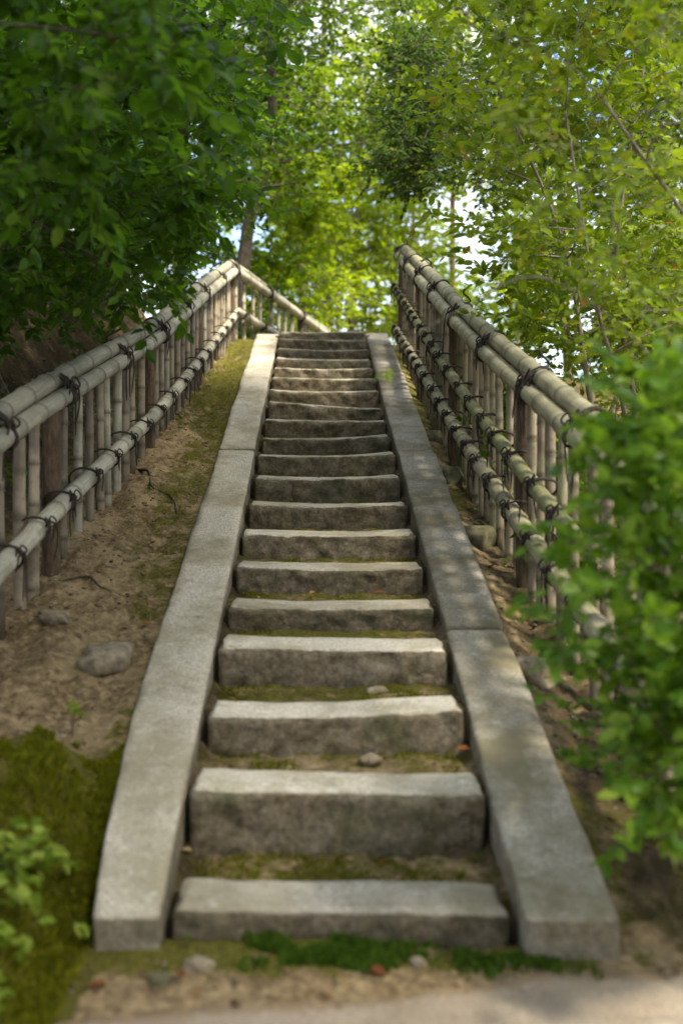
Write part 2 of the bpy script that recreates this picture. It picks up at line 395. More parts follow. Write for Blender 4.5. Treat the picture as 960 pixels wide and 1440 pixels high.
# packed path across the foot of the stair (front right), an uneven edge
px = np.arange(-6.0, 9.0, 0.06)
edge = 2.86 + 0.20 * sst(-0.15, 0.7, px) - 0.10 * sst(0.0, -1.0, px) + fbm(px, px * 0, 2.2, 3) * 0.03
rows = np.concatenate([np.linspace(0, 0.9, 16), np.linspace(0.91, 1, 14)]); PV = []
for r in rows:
    yy = -2.5 + (edge + 2.5) * r
    zz = np.maximum(ground_z(px, yy), 0) * 0 + 0.012 * (1 - sst(0.965, 1.0, np.full_like(px, r))) + ground_z(px, yy) * 1.0 - 0.004 * (r == 1) + fbm(px, yy, 5, 3) * 0.003
    PV.append(np.stack([px, yy, zz], 1))
PV = np.concatenate(PV); I = np.arange(len(rows) * len(px)).reshape(len(rows), len(px))
PF = np.stack([I[:-1, :-1].ravel(), I[:-1, 1:].ravel(), I[1:, 1:].ravel(), I[1:, :-1].ravel()], 1)
path = link('path', np_mesh('path', PV, PF, M['path'], {'rim': np.repeat(sst(0.972, 1.0, rows), len(px))}, True)); path['kind'] = 'structure'

# ------------------------------------------------------------------ the stair
def cuts(h, r, n):
    return [-h, -h + r * 0.3, -h + r * 0.65] + list(np.linspace(-h + r, h - r, n)) + [h - r * 0.65, h - r * 0.3, h]
def rough_block(size, r, n, disp, seed):
    """box of dressed stone with rounded, chipped edges; disp(p, normal) -> displacement along the normal"""
    hx, hy, hz = size[0] / 2, size[1] / 2, size[2] / 2
    cs = [cuts(h, r, k) for h, k in zip((hx, hy, hz), n)]
    idx, V, Fc, N = {}, [], [], []
    def vid(p):
        key = (round(p[0], 6), round(p[1], 6), round(p[2], 6))
        if key not in idx:
            inner = Vector((max(-hx + r, min(hx - r, p[0])), max(-hy + r, min(hy - r, p[1])), max(-hz + r, min(hz - r, p[2]))))
            dr = Vector(p) - inner; dr.normalize()
            q = inner + dr * r
            idx[key] = len(V); V.append(q + dr * disp(q + Vector((seed * 7.3, seed * 3.1, 0)), dr)); N.append(dr)
        return idx[key]
    for ax in range(3):
        a, b = [k for k in range(3) if k != ax]
        for sgn in (-1, 1):
            if ax == 2 and sgn == -1: continue                     # underside is buried
            A, B = cs[a], cs[b]; c = (hx, hy, hz)[ax] * sgn
            for i in range(len(A) - 1):
                for j in range(len(B) - 1):
                    q = []
                    for (ii, jj) in ((i, j), (i + 1, j), (i + 1, j + 1), (i, j + 1)):
                        p = [0, 0, 0]; p[ax] = c; p[a] = A[ii]; p[b] = B[jj]; q.append(vid(p))
                    if (sgn > 0) == (ax == 1): q.reverse()
                    Fc.append(q)
    return V, Fc, N

stair = empty('stone_staircase', (0, 3.1, 0), 'long flight of grey granite steps between two flat stone side slabs', 'staircase')

def step_disp(p, n):
    fr = max(0.0, -n.y)
    e = mnoise.noise(p * 3.2) * 0.006 + mnoise.noise(p * 11) * 0.0035
    e += fr * (mnoise.noise(p * 6) * 0.012 + mnoise.noise(p * 15) * 0.014 + mnoise.noise(p * 34) * 0.009)
    if 0.2 < n.z < 0.95: e -= max(0, mnoise.noise(p * 6) + 0.15) * 0.024 + max(0, mnoise.noise(p * 17)) * 0.012
    return e
for k in range(20):
    d, z = STEPS_D[k], STEPS_Z[k]; wd = 1.0 + random.uniform(-0.012, 0.015); dep = random.uniform(0.235, 0.285); H = 0.30
    Vb, Fb, Nb = rough_block((wd, dep, H), 0.014 + 0.010 * random.random(), (60, 9, 14), step_disp, k + 1)
    tiltx = random.uniform(-0.012, 0.012); dip = random.uniform(0.006, 0.022); fwd = random.uniform(0.02, 0.05)
    if k == 12: tiltx = -0.034
    if k == 0: dip = 0.0
    out = []
    for v in Vb:
        zz = v.z - H / 2; tp = (v.z + H / 2) / H
        zz += tp * (tiltx * v.x * 2 - dip * (1 - (2 * v.x / wd) ** 2) + fwd * (v.y + dep / 2))
        yb = v.y + dep / 2 + (mnoise.noise(Vector((v.x * 2.2, k * 9.1, 0))) * 0.014)
        out.append((v.x + float(cx(d)) + yb * -0.024, d + yb, z + zz))
    upr = [1.0 if n.y < -0.75 or abs(n.x) > 0.75 else max(0, min(1, (-n.y - 0.45) * 3)) for n in Nb]
    me = np_mesh('step', np.array(out), np.array(Fb), M['granite'], {'upright': np.array(upr), 'tone': np.full(len(upr), random.random()), 'mossy': np.array([0.05 + 0.42 * max(0, abs(v[0] - float(cx(d))) * 2 - 0.72) + (0.30 if v[2] < z - 0.10 else 0) for v in out])}, True)
    link('step', me, stair)

def slab_disp(p, n):
    e = mnoise.noise(p * 1.3) * 0.006 + mnoise.noise(p * 6) * 0.004 + mnoise.noise(p * 22) * 0.002
    if 0.2 < n.z < 0.95: e -= max(0, mnoise.noise(p * 5)) * 0.018 + max(0, mnoise.noise(p * 16)) * 0.010
    return e
def dist_at_row(y):                      # where along the flight a photo row meets the slab tops
    return 1500 * 1.05 / (120 + 0.4785 * (y - 464.5))
def side_slab(side, d0, d1, seed, dz=0.0, mat='granite'):
    L = d1 - d0 - 0.016; W = 0.27; H = 0.30
    Vb, Fb, Nb = rough_block((W, L, H), 0.016, (9, max(6, int(L / 0.05)), 8), slab_disp, seed)
    out = []
    for v in Vb:
        dd = d0 + L / 2 + v.y + 0.008; ww = v.x
        if side < 0 and d0 < 3.2:          # the foot of the left slab is worn narrower
            tt = max(0, 1 - (dd - d0) / 1.3); ww = W / 2 - (W / 2 - v.x) * (1 - 0.30 * tt * tt)
        wob = mnoise.noise(Vector((dd * 1.7, side * 5, seed))) * 0.010
        xo = side * (0.525 + W / 2) + (ww if side < 0 else v.x) + (wob if v.x * side > 0 else wob * 0.4)
        out.append((xo + float(cx(dd)), dd, float(slab_z(dd)) + v.z - H / 2 + dz))
    upr = [0.75 if n.z < 0.3 else 0.0 for n in Nb]
    link('side_slab', np_mesh('side_slab', np.array(out), np.array(Fb), M[mat], {'upright': np.array(upr), 'tone': np.full(len(upr), random.random()), 'mossy': np.array([0.02 + 0.40 * max(0, v.x * side / (W / 2) - 0.45) + 0.12 * max(0, -v.x * side / (W / 2) - 0.7) + (0.25 if v.z < H / 2 - 0.08 else 0) for v in Vb])}, True), stair)
cl = [3.06, dist_at_row(631), dist_at_row(513), 12.95]
for i in range(3): side_slab(-1, cl[i], cl[i + 1], 30 + i, (0, 0.012, -0.004)[i])
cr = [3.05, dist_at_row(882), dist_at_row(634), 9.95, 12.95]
for i in range(4): side_slab(1, cr[i], cr[i + 1], 40 + i, (0.0, 0.006, -0.004, 0.004)[i], 'granite_shade')

# earth packed behind the steps
su = np.linspace(-0.56, 0.56, 66); sd = np.arange(3.16, 12.9, 0.022)
SU, SD = np.meshgrid(su, sd); SX = SU + cx(SD)
kk = np.clip(np.searchsorted(np.array(STEPS_D) + 0.16, SD.ravel()) - 1, -1, 19)
zk = np.where(kk >= 0, np.array(STEPS_Z)[np.clip(kk, 0, 19)], -0.1).reshape(SD.shape)
dk = np.where(kk >= 0, np.array(STEPS_D)[np.clip(kk, 0, 19)], 2.9).reshape(SD.shape)
dn = np.append(np.array(STEPS_D), 13.2)[np.clip(kk + 1, 0, 20)].reshape(SD.shape)
q = np.clip((SD - dk - 0.2) / (dn - dk - 0.2), 0, 1)
SZ = zk - 0.030 + 0.020 * q * q + fbm(SX, SD, 7, 4, 0.6) * 0.022 + fbm(SX, SD, 21, 2) * 0.010 + (0.035 + 0.03 * fbm(SX, SD, 4, 2)) * sst(0.47, 0.53, np.abs(SU)) * q
SZ = np.where(kk.reshape(SD.shape) < 0, -0.2, SZ)
I = np.arange(SZ.size).reshape(SZ.shape)
FS = np.stack([I[:-1, :-1].ravel(), I[:-1, 1:].ravel(), I[1:, 1:].ravel(), I[1:, :-1].ravel()], 1)
soil_moss = 0.50 + 0.28 * (fbm(SX, SD, 1.6, 2)) + 0.18 * q
se = link('stair_earth', np_mesh('stair_earth', np.stack([SX.ravel(), SD.ravel(), SZ.ravel()], 1), FS, M['soil'], {'moss': soil_moss.ravel(), 'soil_dark': (0.30 + 0.35 * sst(0.38, 0.52, np.abs(SU))).ravel()}, True))  # soil darker towards the side slabs
se['kind'] = 'structure'

# ------------------------------------------------------------------ bamboo fences
def cane(mb, pts, r, seg=12, gap=0.34, taper=0.0, ph=0.0):
    """bamboo cane along pts: swollen ring at each node"""
    P = [Vector(p) for p in pts]; L = [0]
    for a, b in zip(P, P[1:]): L.append(L[-1] + (b - a).length)
    tot = L[-1]
    def at_len(s):
        s = max(0, min(tot, s))
        k = 0
        while k < len(L) - 2 and L[k + 1] < s: k += 1
        return P[k].lerp(P[k + 1], (s - L[k]) / max(L[k + 1] - L[k], 1e-9))
    S = {0.0: (1, 0), tot: (1, 0)}; s = gap * ph
    while s < tot:
        for ds, m, nd in ((-0.030, 1.0, 0), (-0.010, 1.03, 0.2), (-0.003, 1.13, 1), (0.004, 0.965, 1), (0.010, 1.09, 0.6), (0.030, 1.01, 0), (gap * 0.5, 0.985, 0)):
            if 0 < s + ds < tot: S[s + ds] = (m, nd)
        s += gap * random.uniform(0.85, 1.15)
    ks = sorted(S); pp = [at_len(k) for k in ks]
    mb.tube(pp, [r * S[k][0] * (1 - taper * k / max(tot, 1e-6)) for k in ks], seg, [S[k][1] for k in ks])

def rope_tie(mb, c0, c1, axis, rad, rr=0.008, loops=3, tail=0.14, up=False):
    """black twine wound round the space between centres c0 and c1, knotted, with loose tails"""
    axis = axis.normalized(); e = c1 - c0; h = e.length / 2; mid = (c0 + c1) / 2
    e = e - axis * e.dot(axis)
    if e.length < 1e-5: e = axis.orthogonal()
    e.normalize(); o = axis.cross(e).normalized()
    A, B = h + rad, rad
    for i in range(loops):
        off = (i - (loops - 1) / 2) * rr * 1.9; sk = random.uniform(-1, 1) * rr * 2.4
        pts = [mid + e * math.cos(a) * A * random.uniform(0.99, 1.02) + o * math.sin(a) * B * random.uniform(0.99, 1.03) + axis * (off + sk * math.sin(a * 2)) for a in np.linspace(0, 2 * math.pi, 19)]
        mb.tube(pts, [rr * random.uniform(0.85, 1.15)] * len(pts), 6, cap=False)
    # the knot sits on the side that faces the stair, with bow ears and loose tails
    v = Vector((-mid.x * 0.6, -1.0, 0.15)); v -= axis * v.dot(axis); v.normalize()
    ca, sa = v.dot(e), v.dot(o); rad_k = 1 / math.sqrt((ca / A) ** 2 + (sa / B) ** 2)
    side = v; k0 = mid + v * (rad_k + rr * 0.8) + axis * random.uniform(-0.01, 0.01)
    for i in range(3):
        q = [k0 + Vector((random.uniform(-1, 1), random.uniform(-1, 1), random.uniform(-1, 1))) * rr * 2.6 for _ in range(5)]
        q.append(q[0]); q = spline(q, 14); mb.tube(q, [rr * 0.95] * 14, 5, cap=False)
    lat = side.cross(Vector((0, 0, 1))); lat = lat.normalized() if lat.length > 1e-4 else axis
    for i in range(2):
        sg = (-1, 1)[i]; el = tail * random.uniform(0.22, 0.42)
        q = [k0, k0 + lat * sg * el * 0.6 + Vector((0, 0, el * 0.45)), k0 + lat * sg * el + side * rr * 3 + Vector((0, 0, -el * 0.1)), k0 + lat * sg * el * 0.5 + Vector((0, 0, -el * 0.4)), k0]
        mb.tube(spline(q, 14), [rr * 0.85] * 14, 5, cap=False)
    for i in range(random.choice((2, 3, 4))):
        ln = tail * random.uniform(0.4, 1.35); sx = random.uniform(-0.6, 0.6)
        p = [k0, k0 + side * rr * 4 + lat * sx * ln * 0.4 + Vector((0, 0, -ln * 0.1)), k0 + side * rr * 3 + lat * sx * ln * 0.7 + Vector((0, 0, -ln * 0.5)), k0 + side * rr * (1 + 4 * random.random()) + lat * sx * ln * random.uniform(0.3, 0.9) + Vector((0, 0, -ln))]
        mb.tube(spline(p, 10), [rr * 0.8] * 9 + [rr * 0.4], 5)
    if up:
        p = [k0, mid + e * (A if e.z > 0 else -A) + Vector((0, 0, 0.02)), mid + Vector((0.02, -0.03, A + 0.05)), mid + Vector((0.05, -0.02, A + 0.085))]
        mb.tube(spline(p, 9), [rr * 1.2] * 8 + [rr * 0.5], 5)

def fence(name, label, P, ztop, rails, zg, s0, s1, posts, bal_step, top_ties, tie_step, inward, top_splits, mats, group, rail_s=None, upper_end=None, tie_rr=0.0050):
    root = empty(name, P(s0).to_3d() + Vector((0, 0, zg(s0))), label, 'fence', group)
    def fr(s):
        a, b = P(s - 0.02), P(s + 0.02); t = (b - a).normalized(); n = Vector((-t.y, t.x))
        if n.x * inward < 0: n = -n
        return P(s), t, n
    def line(a, b, off, zf):
        out = []
        for s in np.linspace(a, b, max(3, int(abs(b - a) / 0.15))):
            p, t, n = fr(s); w = mnoise.noise(Vector((s * 0.9, zf(s) * 0.3, off * 20))) * 0.012
            out.append(Vector((p.x + n.x * (off + w), p.y + n.y * (off + w), zf(s) + w)))
        return out
    R = 0.050
    segs = [s0] + top_splits + [s1]
    for a, b in zip(segs, segs[1:]):
        mb = MB(); cane(mb, line(a - 0.02, b + 0.03, 0.058, lambda s: ztop(s) - 0.044), R * random.uniform(0.96, 1.05), 14, 0.36, 0.04, random.random())
        mb.build('top_rail', mats[0], root)
    segs2 = [upper_end or s0] + [x + 0.7 for x in top_splits if x + 0.7 < s1 - 0.5] + [s1]
    for a, b in zip(segs2, segs2[1:]):
        mb = MB(); cane(mb, line(a, b + 0.03, -0.008, lambda s: ztop(s) + 0.034), R * random.uniform(0.98, 1.07), 14, 0.38, 0.05, random.random())
        mb.build('top_rail', mats[0], root)
    for j, zf in enumerate(rails):
        mb = MB(); ra, rb = (rail_s[j] if rail_s else (s0, s1))
        cane(mb, line(ra, rb, 0.088 + 0.0 * j, zf), 0.049 if j == 0 else 0.040, 12, 0.33, 0.10, random.random())
        mb.build('lower_rail' if j == 0 else 'middle_rail', mats[1 if j == 0 else 3], root)
    for s in posts:
        p, t, n = fr(s); mb = MB(); b0 = zg(s) - 0.15; t0 = ztop(s) - 0.02
        pts = [Vector((p.x + random.uniform(-.004, .004), p.y, b0 + (t0 - b0) * i / 9)) for i in range(10)]
        mb.tube(pts, [0.049 * random.uniform(0.95, 1.05) for _ in pts], 12, wob=0.25); mb.build('post', M['post'], root)
    s = s0 + bal_step * 0.5
    while s < s1 - 0.04:
        if min([abs(s - q) for q in posts] or [9]) > 0.085:
            p, t, n = fr(s + random.uniform(-0.035, 0.035)); mb = MB()
            lean = Vector((random.uniform(-0.012, 0.012), random.uniform(-0.018, 0.018), 0))
            b = Vector((p.x, p.y, zg(s) - 0.06)); tp = Vector((p.x, p.y, ztop(s) - 0.0)) + lean
            cane(mb, [b, b.lerp(tp, 0.5), tp], random.uniform(0.024, 0.032), 9, random.uniform(0.22, 0.32), 0.06, random.random())
            mb.build('baluster', mats[2] if random.random() < 0.75 else mats[1], root)
        s += bal_step * random.uniform(0.86, 1.14)
    def V3(s, off, z):
        p, t, n = fr(s); return Vector((p.x + n.x * off, p.y + n.y * off, z))
    for i, s in enumerate(top_ties):
        mb = MB(); ax = V3(s + .1, 0, ztop(s + .1)) - V3(s - .1, 0, ztop(s - .1))
        rope_tie(mb, V3(s, 0.058, ztop(s) - 0.044), V3(s, -0.008, ztop(s) + 0.034), ax, 0.058, 0.0062, random.choice((4, 5, 6)), 0.26, up=(i % 2 == 0)); mb.build('rope_tie', M['rope'], root)
    for j, zf in enumerate(rails):
        ra, rb = (rail_s[j] if rail_s else (s0, s1)); s = ra + 0.12 + 0.1 * j
        while s < rb - 0.03:
            mb = MB(); ax = V3(s + .1, 0, zf(s + .1)) - V3(s - .1, 0, zf(s - .1))
            rr = 0.049 if j == 0 else 0.040
            rope_tie(mb, V3(s, 0.088, zf(s)), V3(s, 0.03, zf(s) + random.uniform(-.01, .01)), ax, rr + 0.010, tie_rr, random.choice((2, 2, 3)), 0.17)
            mb.build('rope_tie', M['rope'], root); s += tie_step * random.uniform(0.8, 1.2)
    return root

def interp(ks, vs_): return lambda s: float(np.interp(s, ks, vs_))
def smooth_interp(ks, vs_):
    """piecewise linear, softened"""
    return lambda s: sum(float(np.interp(s + o, ks, vs_)) for o in (-0.5, -0.25, 0, 0.25, 0.5)) / 5

def rise(f): return lambda s: f(s) - 0.126 + 0.04 * s
lk = [3.0, 4.2, 5.26, 7.85, 10.0, 12.5, 13.5]
lX = smooth_interp(lk, [-1.60, -1.57, -1.54, -1.41, -1.36, -1.29, -1.26])
lT = rise(smooth_interp(lk, [1.10, 1.40, 1.66, 2.20, 2.76, 3.36, 3.62]))
lL = rise(smooth_interp(lk, [0.55, 0.83, 1.08, 1.65, 2.19, 2.84, 3.10]))
left_fence = fence('bamboo_fence', 'weathered bamboo rail fence climbing the earth bank beside the bright pale side slab', lambda s: Vector((lX(s), s)), lT, [lL],
                   lambda s: gz(lX(s), s), 4.1, 12.5, [5.6, 7.85, 10.05, 12.46], 0.225,
                   [4.75, 5.66, 6.85, 8.0, 9.1, 10.1, 11.3, 12.38], 0.44, +1, [8.9], [M['bamboo'], M['bamboo'], M['bamboo_pale'], M['bamboo']], 'bamboo fences')
rk = [3.0, 4.29, 5.15, 6.06, 7.48, 8.97, 12.3, 13.3]
rX = smooth_interp(rk, [1.26, 1.10, 1.03, 0.97, 0.875, 0.775, 0.70, 0.68])
rT = rise(smooth_interp(rk, [1.08, 1.45, 1.685, 1.895, 2.275, 2.72, 3.52, 3.75]))
rM = rise(smooth_interp(rk, [0.66, 1.00, 1.227, 1.46, 1.844, 2.30, 3.09, 3.33]))
rL = rise(smooth_interp(rk, [0.40, 0.74, 0.952, 1.17, 1.52, 1.95, 2.62, 2.86]))
right_fence = fence('bamboo_fence', 'bamboo fence with extra middle rail and many black knots along the shadier side slab', lambda s: Vector((rX(s), s)), rT, [rL, rM],
                    lambda s: gz(rX(s), s), 3.3, 12.3, [3.9, 5.75, 7.9, 10.0, 12.25], 0.20,
                    [3.75, 4.62, 5.45, 6.55, 7.6, 8.6, 9.6, 10.8, 12.1], 0.40, -1, [7.35], [M['bamboo_green'], M['bamboo_green'], M['bamboo_pale'], M['bamboo_dark']], 'bamboo fences',
                    rail_s=[(3.4, 12.35), (4.55, 12.3)], upper_end=4.2, tie_rr=0.0056)
tX = lambda t: Vector((-1.29 + 0.37 * t, 12.5 + t))
far_fence = fence('bamboo_fence', 'short bamboo fence going down behind the top step from the corner post', tX, lambda t: 3.734 - 0.15 * t, [lambda t: 3.21 - 0.15 * t],
                  lambda t: gz(tX(t).x, tX(t).y), 0.0, 4.2, [2.0, 4.1], 0.24, [0.9, 1.9, 3.0], 0.5, +1, [], [M['bamboo'], M['bamboo'], M['bamboo_pale'], M['bamboo']], 'bamboo fences')

# ------------------------------------------------------------------ rocks and litter
def rock(label, x, d, sx, sy, sz, mat, seed, sink=0.35, zz=None, name='rock', group=None):
    import bmesh
    bm = bmesh.new(); bmesh.ops.create_icosphere(bm, subdivisions=3, radius=1)
    for v in bm.verts:
        p = v.co.copy(); e = 1 + mnoise.noise(p * 1.4 + Vector((seed * 3.7, 0, 0))) * 0.42 + mnoise.noise(p * 3.4 + Vector((0, seed, 0))) * 0.18 + mnoise.noise(p * 8 + Vector((0, seed, 0))) * 0.06
        v.co = Vector((p.x * e * sx, p.y * e * sy, max(-0.6, min(0.75, p.z * e)) * sz))
    me = bpy.data.meshes.new(name); bm.to_mesh(me); bm.free(); me.materials.append(mat)
    me.polygons.foreach_set('use_smooth', np.ones(len(me.polygons), dtype=bool))
    o = link(name, me); o.location = (x, d, (gz(x, d) if zz is None else zz) + sz * (0.6 - sink)); o.rotation_euler = (0, 0, seed * 1.3)
    return tag(o, label, 'rock' if sx > 0.06 else 'stone', group)
rock('broad pale flat rock half buried in the sandy earth by the bright slab', -1.03, 4.72, 0.18, 0.10, 0.085, M['rock'], 1, 0.5)
rock('small pale stone lying above the broad flat rock', -1.33, 4.95, 0.08, 0.06, 0.045, M['rock'], 2, 0.5)
rock('rounded tan rock against the outside of the shaded slab beside the leafy shrub', 0.83, 4.68, 0.09, 0.11, 0.10, M['rock'], 3, 0.6)
rock('dark mossy boulder wedged between shaded slab and fence foot, lowest of them', 0.80, 6.35, 0.09, 0.14, 0.11, M['rock_moss'], 4, 0.6)
rock('dark mossy boulder beside the joint of the shaded slab', 0.77, 7.45, 0.085, 0.12, 0.12, M['rock_moss'], 5, 0.6)
rock('small mossy boulder under the fence near the upper half of the stair', 0.70, 8.5, 0.07, 0.12, 0.09, M['rock_moss'], 6, 0.6)
rock('tan rock under the leafy shrub behind the rounded rock', 1.02, 4.95, 0.10, 0.10, 0.10, M['rock'], 7, 0.6)
def stz(k): return STEPS_Z[k] - 0.01
rock('pale flat stone lying in the moss behind the second step', 0.115, STEPS_D[1] + 0.40, 0.05, 0.035, 0.03, M['rock'], 8, 0.62, stz(1), 'stone')
rock('flat tan stone in the earth behind the third step', 0.15, STEPS_D[2] + 0.42, 0.048, 0.03, 0.025, M['rock'], 10, 0.62, stz(2), 'stone')
rock('tan stone on the ground at the foot of the bright slab', -0.40, 2.99, 0.045, 0.03, 0.028, M['rock'], 12, 0.6, None, 'stone')
rock('flat dark stone on the earth just before the path below the bright slab', -0.50, 2.93, 0.035, 0.03, 0.02, M['rock_moss'], 13, 0.6, None, 'stone')
rock('pale stone in the moss in front of the lowest step', 0.22, 3.05, 0.026, 0.02, 0.018, M['rock'], 14, 0.6, None, 'stone')

# ------------------------------------------------------------------ foliage machinery
LT = np.array([(0, 0, 0), (-.82, .27, .05), (0, .30, -.02), (.82, .27, .05), (-.80, .66, .04), (0, .66, -.03), (.80, .66, .04), (0, 1, -.10)])
LF = np.array([(0, 2, 1), (0, 3, 2), (1, 2, 5), (1, 5, 4), (2, 3, 6), (2, 6, 5), (4, 5, 7), (5, 6, 7)])
LT4 = np.array([(0, 0, 0), (-1, .45, .10), (1, .45, .10), (0, 1, -.06)]); LF4 = np.array([(0, 2, 3), (0, 3, 1)])

def unit(a): return a / np.maximum(np.linalg.norm(a, axis=-1, keepdims=True), 1e-9)
def leaf_mesh(name, P, D, N, L, wr, mat, rnd, simple=False):
    T, Fc = (LT4, LF4) if simple else (LT, LF)
    S = unit(np.cross(D, N)); N = np.cross(S, D); k = len(T)
    Vv = P[:, None] + L[:, None, None] * (T[None, :, 0:1] * wr * S[:, None] + T[None, :, 1:2] * D[:, None] + T[None, :, 2:3] * N[:, None])
    FF = (np.arange(len(P))[:, None, None] * k + Fc[None]).reshape(-1, 3)
    return np_mesh(name, Vv.reshape(-1, 3), FF, mat, {'rnd': np.repeat(rnd, k)}, False)

def stick_mesh(name, A, B, C, ra, rc, mat):
    """three-sided bent twigs A-B-C"""
    n = len(A); V = []
    t = unit(C - A); up = np.where(np.abs(t[:, 2:3]) < 0.9, np.array([[0, 0, 1.0]]), np.array([[1.0, 0, 0]]))
    x = unit(np.cross(t, up)); y = np.cross(x, t)
    for Q, r in ((A, ra), (B, (ra + rc) / 2), (C, rc)):
        for a in (0, 2.094, 4.189): V.append(Q + (x * math.cos(a) + y * math.sin(a)) * np.reshape(r, (-1, 1)))
    V = np.stack(V, 1).reshape(-1, 3)
    fc = []
    for i in (0, 3):
        for k in range(3): fc.append((i + k, i + (k + 1) % 3, i + 3 + (k + 1) % 3, i + 3 + k))
    FF = (np.arange(n)[:, None, None] * 9 + np.array(fc)[None]).reshape(-1, 4)
    return np_mesh(name, V, FF, mat, None, True)

def sprays(clumps, lpt, size, droop=0.25, flat=0.55, up=1.0, tl=(0.5, 1.1)):
    """clumps: (centre, radius, leaves, outward direction). Returns leaves and twigs."""
    P, D, N, L, TA, TB, TC = [], [], [], [], [], [], []
    for c, R, n, out in clumps:
        nt = max(2, int(n / lpt)); c = np.array(c); out = np.array(out)
        st = c + RNG.normal(0, 0.36, (nt, 3)) * R * np.array([1, 1, flat + 0.2])
        dr = unit(RNG.normal(0, 1, (nt, 3)) * np.array([1, 1, flat]) + unit((st - c) + 1e-6) * 0.7 + out * 0.6)
        ln = R * RNG.uniform(tl[0], tl[1], (nt, 1)); en = st + dr * ln - np.array([0, 0, 1]) * droop * ln * 0.45
        md = (st + en) / 2 + RNG.normal(0, 0.05, (nt, 3)) * ln + np.array([0, 0, 0.08]) * ln
        TA.append(st); TB.append(md); TC.append(en)
        k = int(lpt); tt = (np.arange(k) + 0.6) / k
        tt = 0.12 + 0.90 * tt[None, :] + RNG.normal(0, 0.03, (nt, k))
        tt = np.clip(tt, 0.05, 1.0)[..., None]
        p = (1 - tt) ** 2 * st[:, None] + 2 * tt * (1 - tt) * md[:, None] + tt ** 2 * en[:, None]
        axis = unit(en - st)[:, None]; sd = unit(np.cross(axis, np.array([0, 0, 1.0])) + RNG.normal(0, 0.25, (nt, k, 3)))
        sg = np.where(np.arange(k) % 2 == 0, 1.0, -1.0)[None, :, None]
        d_ = unit(axis * (0.55 + 0.8 * (tt > 0.93)) + sd * sg * 0.85 + RNG.normal(0, 0.28, (nt, k, 3)) - np.array([0, 0, 1.0]) * droop)
        nn = unit(np.array([0, -0.15, up]) + RNG.normal(0, 0.5, (nt, k, 3)))
        P.append(p.reshape(-1, 3)); D.append(d_.reshape(-1, 3)); N.append(nn.reshape(-1, 3))
        L.append(size * RNG.uniform(0.62, 1.25, nt * k))
    cat = np.concatenate
    return cat(P), cat(D), cat(N), cat(L), cat(TA), cat(TB), cat(TC)

LEAF_VARIANTS = {}
def leaf_objects(root, P, D, N, L, wr, matname, count):
    """the leaves that show largest become objects of their own; returns the mask of the rest"""
    px_ = 480 + F * P[:, 0] / P[:, 1]; py_ = HY - F * (P[:, 2] - EYE) / P[:, 1]
    ok = (P[:, 1] > 1.0) & (px_ > 4) & (px_ < 956) & (py_ > 4) & (py_ < 1436)
    score = np.where(ok, L / P[:, 1], 0); order = np.argsort(-score)[:count]; order = order[score[order] > 0]
    key = (matname, wr)
    if key not in LEAF_VARIANTS:
        LEAF_VARIANTS[key] = [np_mesh('leaf', LT * np.array([wr, 1, 1]), LF, M[matname], {'rnd': np.full(8, v)}, False) for v in (0.1, 0.3, 0.45, 0.6, 0.75, 0.9)]
    base = root.location
    S = unit(np.cross(D, N)); NN = np.cross(S, D)
    for i in order:
        o = bpy.data.objects.new('leaf', random.choice(LEAF_VARIANTS[key])); COL.objects.link(o); o.parent = root
        o.matrix_parent_inverse = Matrix.Translation(-base); l = float(L[i])
        m = Matrix.Identity(4)
        for r in range(3):
            m[r][0] = S[i, r] * l; m[r][1] = D[i, r] * l; m[r][2] = NN[i, r] * l; m[r][3] = P[i, r]
        o.matrix_basis = m
    keep = np.ones(len(P), dtype=bool); keep[order] = False
    return keep

